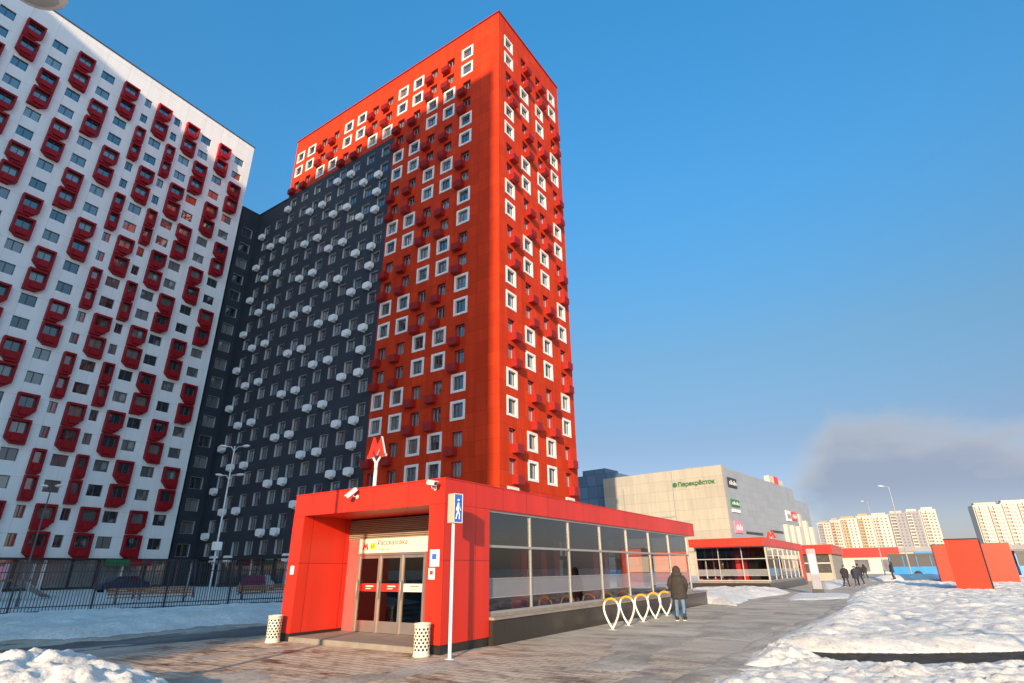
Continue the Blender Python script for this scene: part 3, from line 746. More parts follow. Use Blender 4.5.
# roof sign
ms = empty('metro_sign', (10.75, 11.60, 3.74))
tag(ms, 'red letter M metro sign on a short mast above the pavilion roof', 'metro sign')
k = MB(); k.box(-.16, .16, -.16, .16, 0, .02); k.tube([(0, 0, .02), (0, 0, .74)], .05, 12); k.tube([(0, 0, .68), (0, .14, .86)], .03, 8); k.tube([(0, 0, .68), (0, -.14, .86)], .03, 8)
k.build('mast', [M['pole_white']], ms)
def mpoly(s, z0, g=0):
    return [(-a * s * (1 + g), z0 + b * s * (1 + g * .6) - g * .25 * s) for a, b in MPOLY]
k = MB(); k.prism(mpoly(.70, .86), 0, -.04, .04); k.build('letter', [M['mred']], ms)
k = MB(); k.prism(mpoly(.70, .86, .03), 0, -.028, .028); k.build('letter_edge', [M['pole_white']], ms)

# cameras on the fascia
def cctv(y, aim, lab):
    c = empty('surveillance_camera', (10.30, y, 3.50)); tag(c, lab, 'camera', 'security cameras on the pavilion fascia')
    b = MB(); b.lathe([(0, 0), (.055, 0), (.055, .03), (0, .03)], 12)
    T = Matrix.Translation((0, 0, 0)) @ Matrix.Rotation(R(-90), 4, 'Y')
    b.v = [tuple(T @ Vector(p)) for p in b.v]; b.tube([(-.03, 0, 0), (-.13, 0, .0), (-.16, 0, .06)], .014, 8); b.build('bracket', [M['offwhite']], c)
    T = Matrix.Translation((-.17, 0, .11)) @ Matrix.Rotation(aim[0], 4, 'Z') @ Matrix.Rotation(aim[1], 4, 'Y')
    h = MB(); h.box(-.20, .12, -.055, .055, -.045, .05, 0, T); h.box(-.24, .10, -.066, .066, .051, .066, 0, T); h = h.build('housing', [M['offwhite']], c, .012)
    MB().box(-.204, -.201, -.04, .04, -.03, .035, 0, T).build('lens', [M['ink']], h)
cctv(11.72, (R(-40), R(-42)), 'white security camera pointing steeply down at the left end of the pavilion fascia')
cctv(9.02, (R(75), R(-12)), 'white security camera near the right corner of the pavilion fascia')

# box sign on its pole
sp = empty('sign_post', (10.06, 8.24, 0)); tag(sp, 'pale post with a blue box sign beside the pavilion corner', 'sign post')
k = MB(); k.lathe([(.10, 0), (.10, .012), (.038, .014), (.034, 2.66)], 14); k.tube([(0, 0, 2.6), (0, 0, 3.25)], .03, 8); k.build('pole', [M['pole_white']], sp)
TS2 = Matrix.Rotation(R(-6), 4, 'Z')
k = MB(); k.box(-.10, .17, -.10, .10, 2.66, 3.29, 0, TS2); bx = k.build('sign_box', [M['sign_back']], sp, .01)
k = MB(); k.box(-.085, .155, -.106, -.1005, 2.685, 3.265, 0, TS2)
def fig(mb, pts, r): mb.tube([TS2 @ Vector((a, -.110, b)) for a, b in pts], r, 6)
k.build('sign_face', [M['blue']], bx)
k = MB(); fig(k, [(.035, 3.17), (.035, 3.13)], .026); fig(k, [(.035, 3.09), (.03, 2.93)], .024); fig(k, [(.03, 2.94), (.075, 2.83), (.07, 2.74)], .014); fig(k, [(.03, 2.94), (-.005, 2.84), (-.035, 2.74)], .014); fig(k, [(.035, 3.07), (.085, 2.98), (.11, 2.93)], .011); fig(k, [(.035, 3.07), (-.01, 2.99), (-.03, 2.92)], .011)
k.build('walker_symbol', [M['white']], bx)
k = MB(); ring(k, .27, .63, .245, .605, -.112, -.104, 0); k.v = [tuple(TS2 @ Vector((x + .035, y, z + 2.975))) for x, y, z in k.v]; k.build('sign_frame', [M['offwhite']], bx)
k = MB(); k.tube([(.16, 0, 2.80), (.24, .02, 2.90), (.22, .0, 2.98)], .012, 6); k.build('clamp', [M['offwhite']], sp)

# litter bins
def make_bin():
    b = empty('litter_bin', (0, 0, 0))
    s = MB(); n, rows = 48, 27; r0 = .172
    vs = [(r0 * math.cos(2 * math.pi * k / n), r0 * math.sin(2 * math.pi * k / n), .04 + .58 * j / rows) for j in range(rows + 1) for k in range(n)]
    fs = []
    for j in range(rows):
        for k in range(n):
            hole = 3 <= j < rows - 3 and j % 3 != 0 and ((k + (2 if (j // 3) % 2 else 0)) % 4) in (0, 1)
            if not hole: fs.append((j * n + k, j * n + (k + 1) % n, (j + 1) * n + (k + 1) % n, (j + 1) * n + k))
    s.add(vs, fs, 0, True); s.build('perforated_shell', [M['bin']], b)
    s = MB(); s.lathe([(.15, .01), (.183, .01), (.183, .045), (.165, .045)], 32); s.lathe([(.166, .61), (.183, .61), (.183, .645), (.15, .645), (.15, .58)], 32); s.build('rim', [M['bin']], b)
    s = MB(); s.lathe([(.0, .05), (.158, .05), (.152, .62)], 28); s.lathe([(.152, .54), (0, .54)], 28); s.build('liner', [M['dark']], b)
    return b
b1 = make_bin(); b1.location = (10.0, 14.08, 0); tag(b1, 'cream perforated litter bin beside the left pylon of the pavilion', 'litter bin', 'perforated bins flanking the entrance')
b2 = copy_tree(b1); b2.location = (10.02, 8.98, 0); tag(b2, 'cream perforated litter bin in front of the right pier by the doors')

# bike racks
def make_rack():
    b = empty('bike_rack', (0, 0, 0))
    def P(t): return (0, .325 * math.sin(t) * abs(math.sin(t / 2)) ** 1.15, .03 + .405 * (1 - math.cos(t)))
    k = MB(); k.tube([P(t) for t in np.linspace(.02, 2 * math.pi - .02, 44)], .030, 10); k.build('loop', [M['rack']], b)
    k = MB(); k.tube([P(t) for t in np.linspace(.80 * math.pi, 1.20 * math.pi, 14)], .035, 10); k.build('top_sleeve', [M['orange']], b)
    k = MB(); k.box(-.09, .09, -.12, .12, 0, .012); k.tube([(0, 0, .01), (0, 0, .09)], .03, 8); k.build('base_plate', [M['rack']], b)
    return b
r0 = make_rack()
tag(r0, '', 'bike rack', 'teardrop bike racks along the plinth')
nm = ['nearest of the five', 'second nearest of the five', 'middle one of the five', 'second farthest of the five', 'farthest of the five']
for i, (x, y) in enumerate(((16.95, 7.70), (18.32, 7.77), (19.78, 7.85), (21.15, 7.92), (22.55, 7.99))):
    o = r0 if i == 0 else copy_tree(r0)
    o.location = (x, y, 0); o['label'] = nm[i] + ' cream teardrop bike racks' + (' beside the person' if i == 4 else ' from the box sign')
# ------------------------------------------------------------------ people
def bake(o):
    dg = bpy.context.evaluated_depsgraph_get(); dg.update()
    me = bpy.data.meshes.new_from_object(o.evaluated_get(dg)); o.modifiers.clear(); o.data = me
def skinned(name, V, E, root, mats, pick, sub=2):
    keys = list(V); me = bpy.data.meshes.new(name)
    me.from_pydata([V[k][:3] for k in keys], [(keys.index(a), keys.index(b)) for a, b in E], [])
    o = bpy.data.objects.new(name, me); o.parent = root; link(o)
    sk = o.modifiers.new('s', 'SKIN'); sk.use_smooth_shade = True
    for i, k in enumerate(keys):
        r = V[k][3]; me.skin_vertices[0].data[i].radius = (r, r)
    me.skin_vertices[0].data[0].use_root = True
    o.modifiers.new('d', 'SUBSURF').levels = sub; o.modifiers['d'].render_levels = sub
    bake(o)
    for m in mats: o.data.materials.append(m)
    for p in o.data.polygons: p.material_index = pick(p.center); p.use_smooth = True
    return o
def person(loc, heading, label, coat, legs, stride=0.0, h=1.72, hood=True, hat=None, near=False, bag=False, group=None):
    r = empty('person', loc, heading); tag(r, label, 'person', group); r.scale = (h / 1.72,) * 3
    s = stride; V = {'pel': (0, 0, .92, .135), 'sp': (0, 0, 1.12, .13), 'ch': (.0, 0, 1.28, .145), 'nk': (.0, 0, 1.45, .062), 'hd': (.02, 0, 1.575, .092), 'ht': (.015, 0, 1.66, .078), 'ns': (.125, 0, 1.57, .018)}
    E = [('pel', 'sp'), ('sp', 'ch'), ('ch', 'nk'), ('nk', 'hd'), ('hd', 'ht'), ('hd', 'ns')]
    for sg, a in ((1, 'l'), (-1, 'r')):
        f = sg * s
        V['h' + a] = (.01, sg * .10, .84, .105); V['k' + a] = (.04 + f * .5, sg * .125, .48, .078)
        V['a' + a] = (-.02 + f - (.10 if f < 0 else 0), sg * .14, .10 + (.07 if f < 0 else 0), .058); V['t' + a] = (.13 + f - (.06 if f < 0 else 0), sg * .155, .045, .036)
        E += [('pel', 'h' + a), ('h' + a, 'k' + a), ('k' + a, 'a' + a), ('a' + a, 't' + a)]
        V['s' + a] = (0, sg * .185, 1.38, .07); V['e' + a] = (-.05 - f * .25, sg * .275, 1.12, .048); V['w' + a] = (.09 - f * .3, sg * .235, .93, .034); V['p' + a] = (.14 - f * .3, sg * .19, .89, .038)
        E += [('ch', 's' + a), ('s' + a, 'e' + a), ('e' + a, 'w' + a), ('w' + a, 'p' + a)]
    skinned('body', V, E, r, [M['skin'], M[legs], M[coat]], lambda c: (1 if c.z < 1.0 and abs(c.y) < .17 else (2 if c.z < 1.43 and not (c.z < .93 and c.x > .1) else 0)), 2 if near else 1)
    for sg, a in ((1, 'l'), (-1, 'r')):
        ax, ay, az, _ = V['a' + a]; tx, ty, tz, _ = V['t' + a]
        k = MB(); k.ell(((ax + tx) / 2 + .02, (ay + ty) / 2, .055 + (az - .1) * .6), (.15, .055, .052), 14, 8, 0); k.ell((ax, ay, az + .01), (.055, .05, .075), 12, 8, 0)
        k.box(ax - .06, tx + .05, ay - .045, ay + .055, .004 + max(0, az - .12) * .5, .026 + max(0, az - .12) * .5, 1)
        k.build('shoe', [M['shoe'], M['sole']], r)
    # jacket: lofted trunk with sleeves
    k = MB(); seg = 24; rings = []
    prof = [(.70, .205, .275), (.74, .215, .285), (.90, .19, .262), (1.02, .175, .245), (1.15, .18, .252), (1.28, .178, .258), (1.38, .15, .235), (1.44, .115, .155), (1.50, .085, .095)]
    for z, rx, ry in prof:
        rings.append([(rx * math.cos(2 * math.pi * q / seg) * (1 + .02 * math.sin(5 * q)), ry * math.sin(2 * math.pi * q / seg), z + .006 * math.sin(3.1 * q)) for q in range(seg)])
    vs = [p for rg in rings for p in rg]; fs = [(i * seg + q, i * seg + (q + 1) % seg, (i + 1) * seg + (q + 1) % seg, (i + 1) * seg + q) for i in range(len(rings) - 1) for q in range(seg)]
    k.add(vs, fs, 0, True); k.add(rings[0], [tuple(range(seg - 1, -1, -1))], 0)
    for a in 'lr':
        p = [Vector(V[n + a][:3]) for n in 'sewp']; sg = 1 if a == 'l' else -1
        p[0] = Vector((0, sg * .165, 1.385))
        k.tube([p[0], p[0].lerp(p[1], .4) + Vector((0, sg * .02, 0)), p[1] + Vector((0, sg * .01, 0)), p[1].lerp(p[2], .6), p[2].lerp(p[3], .9)], [.082, .088, .076, .07, .066], 14, 0)
    c = k.build('jacket', [M[coat]], r)
    if hood:
        k = MB(); k.ell((-.015, 0, 1.575), (.150, .140, .168), 18, 12, 0); k.ell((-.03, 0, 1.46), (.15, .19, .10), 18, 8, 0)
        for i in range(len(k.v)):
            x, y, z = k.v[i]
            if x > .06: k.v[i] = (.06 - (x - .06) * .2, y, z)
        k.build('hood', [M['fur' if near else coat]], c)
    else:
        k = MB(); k.ell((-.005, 0, 1.625), (.118, .105, .105), 16, 10, 0)
        k.build('hat' if hat else 'hair', [M[hat or 'hair']], r)
    for sg in (1, -1): MB().ell((.108, sg * .034, 1.60), (.011, .014, .011), 8, 6).build('eye', [M['ink']], r)
    if bag:
        b = empty('shoulder_bag', Vector(loc) + Vector((0, -.30, 0))); tag(b, 'dark bag carried by the walker in front of the far pavilion', 'bag')
        MB().box(-.16, .16, -.06, .06, .62, .92).build('pouch', [M['cloth1']], b, .02); MB().tube([(-.13, 0, .9), (-.05, .08, 1.35), (.05, .08, 1.35), (.13, 0, .9)], .012, 6).build('strap', [M['cloth1']], b)
    return r
person((20.72, 6.84, 0), R(12), 'person in a dark brown hooded parka and blue jeans walking away past the bike racks', 'coat', 'jeans', .09, 1.73, True, None, True)
G = 'distant walkers on the path'
person((58.6, 4.70, 0), R(200), 'left one of two dark clad walkers near the white stele, stepping out', 'cloth1', 'cloth1', .22, 1.72, False, 'cloth2', group=G)
person((59.0, 3.95, 0), R(185), 'walker in a navy coat close behind another walker near the stele', 'cloth2', 'cloth1', -.15, 1.66, False, None, group=G)
person((64.6, 4.00, 0), R(20), 'tall walker in a long dark coat in mid stride on the path', 'cloth1', 'cloth1', .26, 1.84, False, 'cloth1', group=G)
person((92.0, 5.0, 0), R(30), 'smallest dark figure farthest down the path before the red kiosk', 'cloth1', 'cloth2', .2, 1.8, True, group=G)
person((74.5, 1.55, .25), R(100), 'single person in navy standing at the edge of the snow field by the bus', 'cloth2', 'cloth1', .05, 1.75, True, group=G)

# ------------------------------------------------------------------ street lamps
def lamp_head(mb, p, d, L=.55):
    d = Vector(d).normalized(); s = Vector((-d.y, d.x, 0)).normalized(); u = s.cross(d) * -1
    if u.z < 0: u = -u
    T = Matrix.Identity(4)
    for i in range(3): T[i][0] = d[i]; T[i][1] = s[i]; T[i][2] = u[i]; T[i][3] = p[i]
    mb.ell((L / 2, 0, 0), (L / 2, .19, .07), 16, 8, 0, T)
    return T
def lamp(loc, h, arms, label, rb=.085, group='street lamps', L=.55, box=False, mat='pole', dia=.6):
    r = empty('street_lamp', loc); tag(r, label, 'street lamp', group)
    k = MB(); k.lathe([(rb * 1.6, 0), (rb * 1.6, .5), (rb, .55), (rb * dia, h)], 14); k.lathe([(rb * dia, h), (0, h + .02)], 14); k.build('pole', [M[mat]], r)
    for z, az, ln in arms:
        d = Vector((math.cos(az), math.sin(az), 0))
        a = MB(); e = Vector((0, 0, z)) + d * ln + Vector((0, 0, .28 * ln)); a.tube([(0, 0, z - .15), Vector((0, 0, z + .12)) + d * ln * .4, e], .03, 8); a = a.build('arm', [M[mat]], r)
        hd = MB(); T = lamp_head(hd, e - d * .05, d + Vector((0, 0, .12)), L); hd = hd.build('lamp_head', [M['offwhite']], a)
        g = MB(); g.ell((L / 2, 0, -.05), (L * .36, .12, .035), 12, 6, 0, T); g.build('lamp_glass', [M['pale']], a)
    if box:
        b = MB(); b.box(-.22, .22, -.16, .16, 2.85, 3.3); b.build('switch_box', [M['offwhite']], r, .02)
    return r
A0 = R(123); 
lamp((18.58, 32.44, 0), 8.75, [(8.6, R(125), .5), (8.6, R(-55), .5), (6.9, R(125), .45), (6.9, R(-55), .45)], 'tall four headed street lamp with a pale box on its pole behind the fence', .062, box=True, L=.45)
lamp((12.5, 40, 0), 6.35, [(6.3, R(125), .25), (6.3, R(-55), .25)], 'shorter twin headed lamp in front of the white tower', .05, L=.4, mat='win_frame')
lamp((85.6, -.1, 0), 10.8, [(10.7, R(110), .5)], 'thin tall street lamp rising over the blue bus', .09, L=.8, dia=.5, mat='sash_grey')
lamp((104, 3.1, 0), 10.8, [(10.7, R(80), .5)], 'faint slim lamp pole left of the tall one, before the beige flats', .075, L=.5, dia=.5, mat='sash_grey')
nl = lamp((-1.07, 8.4, 0), 7.1, [(6.98, R(-46), 2.25)], 'near street lamp of which only the oval head shows in the top left corner', .09, L=.52)
lamp((-2.0, -8.7, 0), 8.6, [(8.5, R(90), .7), (8.5, R(-90), .7)], 'tall lamp whose thin shadow crosses the snow field', .085, L=.55)

# ------------------------------------------------------------------ fence and yard
def fence():
    r = empty('metal_fence', (1.5, 34.1, 0), math.atan2(-3.1, 9.9)); tag(r, 'black vertical bar metal fence running behind the snowbank in the shade', 'fence')
    Ln = 25.5; n = 9
    for i in range(n + 1):
        x = Ln * i / n; MB().box(x - .04, x + .04, -.04, .04, 0, 2.28).build('post', [M['fence']], r)
    for i in range(n):
        x0 = Ln * i / n + .04; x1 = Ln * (i + 1) / n - .04; m = MB()
        for z in (.22, .40, 1.78, 2.14): m.box(x0, x1, -.02, .02, z - .02, z + .02)
        for j in range(24):
            x = x0 + (x1 - x0) * (j + .5) / 24; m.box(x - .014, x + .014, -.012, .012, .10, 2.22)
        m.build('panel', [M['fence']], r)
    m = MB(); m.box(0, Ln, -.12, .12, 0, .09); m.build('footing', [M['concrete']], r)
fence()
def bench(loc, rz, lab, L=2.4, mt='wood'):
    b = empty('park_bench', loc, rz); tag(b, lab, 'bench', 'benches in the yard')
    m = MB()
    for i in range(4): m.box(-L / 2, L / 2, -.22 + i * .115, -.12 + i * .115, .42, .46)
    m.build('seat', [M[mt]], b)
    m = MB()
    for i in range(3): m.box(-L / 2, L / 2, .26 + i * .02, .29 + i * .02, .56 + i * .13, .66 + i * .13)
    m.build('backrest', [M[mt]], b)
    for s in (-1, 1): m = MB(); m.box(s * L * .4 - .03, s * L * .4 + .03, -.22, .24, 0, .419); m.box(s * L * .4 - .03, s * L * .4 + .03, .242, .258, .3, .95); m.build('leg', [M['fence']], b)
bench((17.6, 36.6, 0), R(-20), 'brown wooden bench behind the fence left of the lamp pole', 4.2)
bench((23.5, 34.5, 0), R(-20), 'ochre wooden bench behind the fence right of the lamp pole', 3.4)
bench((30.5, 37.0, 0), R(-60), 'farther brown bench before the dark block', 3.0)
def playframe(loc, rz):
    b = empty('play_tower', loc, rz); tag(b, 'playground tower with a slide standing in the yard before the white tower', 'play tower')
    for x in (-1, 1):
        for y in (-1, 1): MB().tube([(x, y, 0), (x, y, 2.4)], .07, 8).build('post', [M['pale']], b)
    m = MB(); m.box(-1.1, 1.1, -1.1, 1.1, 1.3, 1.4); m.build('deck', [M['wood']], b)
    m = MB(); m.prism([(1.0, 1.4), (3.8, .25), (4.4, .25), (4.4, .18), (3.8, .18), (1.0, 1.3)], 1, -.4, .4); m.box(1, 1.1, -.46, -.4, 1.4, 1.8); m.build('slide', [M['pale']], b)
    m = MB(); m.box(-1.05, -1.0, -1, 1, 1.4, 2.2); m.box(-1, 1, 1.0, 1.05, 1.4, 2.2); m.build('side_board', [M['pink']], b)
playframe((14.5, 50, 0), R(30))
def swing(loc, rz):
    b = empty('swing_frame', loc, rz); tag(b, 'dark metal swing frame in the yard behind the fence', 'swing')
    for x in (-1.6, 1.6):
        for y in (-.8, .8): MB().tube([(x, y, 0), (x, 0, 2.5)], .05, 8).build('leg', [M['fence']], b)
    MB().tube([(-1.7, 0, 2.5), (1.7, 0, 2.5)], .05, 8).build('top_bar', [M['fence']], b)
    for x in (-.7, .7): m = MB(); m.box(x - .25, x + .25, -.1, .1, .5, .54); m.tube([(x - .22, 0, .54), (x - .22, 0, 2.5)], .012, 5); m.tube([(x + .22, 0, .54), (x + .22, 0, 2.5)], .012, 5); m.build('swing_seat', [M['wood']], b)
swing((21, 42, 0), R(-10))
def car(loc, rz, mt, lab):
    b = empty('parked_car', loc, rz); tag(b, lab, 'car', 'cars parked in the yard')
    prof = [(-2.1, .35), (-2.15, .75), (-1.9, .95), (-1.35, 1.0), (-.85, 1.42), (.75, 1.45), (1.55, 1.0), (2.1, .9), (2.2, .6), (2.15, .35)]
    m = MB(); m.prism(prof, 1, -.85, .85); m.build('body', [mt], b, .06)
    for s in (-1, 1): MB().prism([(-1.15, 1.02), (-.78, 1.36), (.70, 1.38), (1.30, 1.02)], 1, s * .853 - .002, s * .853 + .002).build('side_window', [M['glass_far']], b)
    for x in (-1.35, 1.35):
        for s in (-1, 1):
            wv = MB(); wv.prism([(x + .32 * math.cos(t), .32 + .32 * math.sin(t)) for t in np.linspace(0, 2 * math.pi, 19)[:-1]], 1, s * .87 - .1, s * .87 + .01); wv = wv.build('wheel', [M['rubber']], b)
            MB().prism([(x + .19 * math.cos(t), .32 + .19 * math.sin(t)) for t in np.linspace(0, 2 * math.pi, 13)[:-1]], 1, s * .885 - .004, s * .885 + .004).build('rim', [M['alu']], wv)
    for s in (-1, 1): MB().box(2.12, 2.2, s * .6 - .15, s * .6 + .15, .66, .8).build('headlight', [M['offwhite']], b)
cd = paint('car_dark_blue', (.02, .03, .07), .25); cm = paint('car_maroon', (.12, .015, .03), .25); cs = paint('car_silver', (.45, .46, .48), .3, metal=.5)
car((29.0, 44.5, 0), R(60), cm, 'dark maroon car parked before the dark block shopfront'); car((33.0, 50.0, 0), R(75), cs, 'silver car parked deeper along the dark block'); car((27, 62, 0), R(5), cd, 'dark blue car parked in front of the white tower')

# ------------------------------------------------------------------ stele, vents, buses, mall, far flats
st = empty('info_stele', (43.0, 5.13, 0), R(8)); tag(st, 'tall pale grey information stele with a dark base beside the path', 'information stele')
m = MB(); m.box(-.14, .14, -.26, .26, .30, 2.72); m.build('panel', [M['stele']], st, .02)
m = MB(); m.box(-.20, .20, -.34, .34, 0, .32); m.build('base', [M['black']], st, .02)
m = MB(); m.box(-.146, -.141, -.20, .20, 1.2, 2.4); m.build('map_face', [M['pale']], st)
v = empty('vent_kiosk', (51.5, -4.42, 0), R(-5.6)); tag(v, 'nearer orange-red ventilation box standing in the snow with dark top edge', 'vent kiosk', 'red boxes in the snow')
MB().box(0, 3.0, .06, 1.96, 0, 3.26).build('cladding', [M['vent_red']], v); MB().box(-.03, 3.03, .0, 1.99, 3.26, 3.36).build('roof_cap', [M['fence']], v)
MB().box(.02, 3.0, -.02, .058, 0, 3.255).build('dark_side_panel', [M['dark']], v)  # side coloured dark to stand for a dark gap beside the box
v = empty('vent_kiosk', (70.5, -8.15, 0)); tag(v, 'farther and wider orange-red ventilation box partly behind the nearer one', 'vent kiosk', 'red boxes in the snow')
MB().box(0, 4.0, 0, 5.8, 0, 3.42).build('cladding', [M['vent_red']], v); MB().box(-.03, 4.03, -.03, 5.83, 3.42, 3.50).build('roof_cap', [M['fence']], v)
def bus(loc, rz, lab):
    b = empty('city_bus', loc, rz); tag(b, lab, 'bus', 'blue buses behind the snow')
    m = MB(); m.box(-6, 6, -1.25, 1.25, .35, 1.45, 0); m.box(-6, 6, -1.25, 1.25, 2.75, 3.05, 2); m.box(-5.95, 5.95, -1.2, 1.2, 1.45, 2.75, 2); m.box(-3, 3, -.9, .9, 3.05, 3.3, 0); m.build('body', [M['bus_blue'], M['offwhite'], M['ink']], b)
    for x in np.linspace(-6, 6, 9):
        m = MB(); m.box(x - .05, x + .05, -1.26, -1.2, 1.45, 2.75); m.box(x - .05, x + .05, 1.2, 1.26, 1.45, 2.75); m.build('pillar', [M['bus_blue']], b)
    for x in (-3.6, 3.2):
        for s in (-1, 1):
            m = MB(); m.prism([(x + .48 * math.cos(t), .48 + .48 * math.sin(t)) for t in np.linspace(0, 2 * math.pi, 21)[:-1]], 1, s * 1.27 - .15, s * 1.27); m.build('wheel', [M['rubber']], b)
bus((95, -4.0, 0), R(93), 'blue city bus seen side on under the beige flats'); bus((88, -16.0, 0), R(97), 'blue city bus at the right edge beyond the red boxes')

ml = empty('shopping_mall', (124.8, 28.8, 0), R(-7)); tag(ml, 'large beige and grey shopping mall with shop signs behind the pavilions', 'shopping mall')
m = MB(); m.box(0, 1.2, 0, 29.5, 0, 22.0); m.build('front_wall', [M['beige']], ml)
m = MB(); m.box(1.2, 52, 0, .3, 0, 21.6); m.box(1.2, 52, .3, 30, 0, 21.4); m.box(52, 78, 3.0, 30, 0, 20.0); m.build('grey_wall', [M['mall_grey']], ml)
m = MB(); m.box(3, 24, 29.51, 42, 0, 21.6); m.box(4, 20, 28.5, 40, 21.7, 24.0); m.box(5.5, 12, 32, 39, 24.0, 25.6); m.build('glass_wing', [M['mall_glass']], ml)
m = MB(); m.box(1.3, 51, .4, 29, 21.4, 21.7); m.box(8, 12, 3, 6, 21.7, 23.0); m.box(3, 5, 8, 10, 21.7, 22.7); m.build('roof', [M['roof']], ml)
m = MB(); m.box(-.12, -.005, 11.6, 24.2, 11.9, 12.15, 0); m.box(-.10, -.004, 11.45, 11.6, 5, 21.9, 0); m.box(-.12, -.006, .1, 11.4, 4.6, 4.85, 0); m.box(-.12, -.006, 24.0, 24.2, 6, 19, 0); m.build('ledge', [M['roof']], ml)
text('sign_lettering', 'Перекрёсток', 1.32, face_mx((-.15, 10.2, 18.3), (0, -1, 0), (-1, 0, 0)), M['green'], ml, .12)
m = MB(); m.lathe([(0, 0)], 3); m.prism([(10.9 + .5 * math.cos(t), 18.75 + .5 * math.sin(t)) for t in np.linspace(0, 2 * math.pi, 15)[:-1]], 0, -.3, -.05); m.build('sign_emblem', [M['green']], ml)
for x0, x1, z0, z1, mt, inner in ((2.2, 7.2, 17.6, 19.6, 'ink', 'white'), (2.2, 7.0, 13.6, 15.0, 'green', 'white'), (2.4, 7.0, 12.4, 13.0, 'white', None), (2.4, 6.6, 8.2, 10.6, 'pink', 'white'), (41, 45, 12.6, 15.2, 'white', 'ink'), (45.8, 50, 13.0, 15.2, 'mred', 'white')):
    m = MB(); m.box(x0, x1, -.25, -.01, z0, z1, 0)
    if inner:
        n_ = 5
        for i in range(n_):
            a = x0 + (x1 - x0) * (i + .7) / (n_ + .6); m.box(a, a + (x1 - x0) * .09, -.28, -.252, z0 + (z1 - z0) * .25, z0 + (z1 - z0) * (.6 + .15 * (i % 2)), 1)
    m.build('shop_sign', [M[mt], M[inner or 'white']], ml)
for x0, x1, z in ((2, 8, 5.8), (9, 20, 8.2), (26, 36, 9.2)): MB().box(x0, x1, -.06, -.005, z, z + .55).build('window_strip', [M['ink']], ml)
for x in (37, 42.5, 48): MB().box(x, x + 2.2, -.9, -.01, 0, 11.5).build('pilaster', [M['far_white']], ml)
for x, z in ((33, 24.6), (40.5, 24.2)): MB().box(x, x + 4, .2, 1.4, 21.71, z - 1.2).build('roof_banner', [M['far_white']], ml)
m = MB(); m.box(37.2, 40.2, .1, 1.4, 21.71, 23.6); m.build('roof_banner', [M['mred']], ml)
for x in (54, 60, 66, 72): MB().box(x, x + 2, 1.6, 2.995, 0, 17 - (x - 54) * .25).build('buttress', [M['far_white']], ml)
ma = empty('metro_sign', (62, 10.6, 3.74)); tag(ma, 'small distant red letter M on the roof of the second pavilion', 'metro sign')
m = MB(); m.prism([(-a * .95, .5 + b * .9) for a, b in MPOLY], 0, -.08, .08); m.build('letter', [M['mred']], ma); MB().tube([(0, 0, 0), (0, 0, .55)], .05, 8).build('mast', [M['pole']], ma)

def flats(loc, rz, secs, H, lab, end=None):
    """long panel block; local x is along the street front, y away from it; secs are (x0, x1, wall, balcony, dH)"""
    b = empty('apartment_block', loc, rz); tag(b, lab, 'apartment block', 'far apartment blocks')
    wn_ = Rep('window', MB().box(-.75, .75, -.06, -.012, -.7, .7), [M['far_win']])
    for x0, x1, wl, bl, dh in secs:
        x0, x1 = x0 * .89, x1 * .89; h = H + dh
        MB().box(x0, x1, 0, 14, 0, h).build('wall', [M[wl]], b)
        n = max(1, int((x1 - x0) / 9)); dx = (x1 - x0) / n
        for i in range(n):
            a = x0 + dx * i
            s = MB()
            for k in range(int(h / 2.9) - 1):
                z = 2.9 * (k + 1); s.box(a + dx * .10, a + dx * .44, -1.3, -.01, z, z + 1.15)
            s.box(a + dx * .09, a + dx * .12, -1.35, -.005, 2.9, h - 1); s.box(a + dx * .42, a + dx * .45, -1.35, -.005, 2.9, h - 1)
            s.build('balcony_stack', [M[bl]], b)
            for k in range(int(h / 2.9) - 1):
                z = 2.9 * (k + 1)
                for f in (.20, .34, .60, .83): wn_.at(Matrix.Translation((a + dx * f, 0, z + 1.7)))
        MB().box(x0 + 2, x1 - 2, 3, 9, h, h + 2.2).build('roof_hut', [M[bl]], b)
    wn_.emit(b)
    return b
# local x runs to the right as seen from the camera (towards -Y)
flats((700, 72, 0), R(-90), [(0, 14, 'far_beige', 'far_grey', -3), (14, 24, 'far_beige', 'far_orange', -1), (24, 42, 'far_white', 'far_orange', 0), (42, 56, 'far_beige', 'far_orange', 2), (56, 74, 'far_white', 'far_beige', 2), (74, 90, 'far_grey', 'far_beige', 3), (90, 104, 'far_grey', 'far_white', 4), (104, 119, 'far_white', 'far_white', 5)], 47, 'long beige and ochre block of flats with stepped roof on the horizon')
flats((640, -58, 0), R(-80), [(0, 22, 'far_white', 'far_beige', 0), (22, 46, 'far_white', 'far_white', 1), (46, 80, 'far_white', 'far_beige', 0)], 49, 'cream block of flats at the right edge above the red boxes')
lowb = empty('low_building', (210, -12, 0)); tag(lowb, 'low grey roofed building between the bus and the beige flats', 'building')
MB().box(0, 12, -18, 30, 0, 5.2).build('wall', [M['far_white']], lowb); MB().box(-.6, 12.6, -18.6, 30.6, 5.2, 6.4).build('roof', [M['far_grey']], lowb)
for y in range(-16, 29, 4): MB().box(-.04, -.005, y, y + 2.6, 1.0, 3.8).build('window', [M['far_win']], lowb)

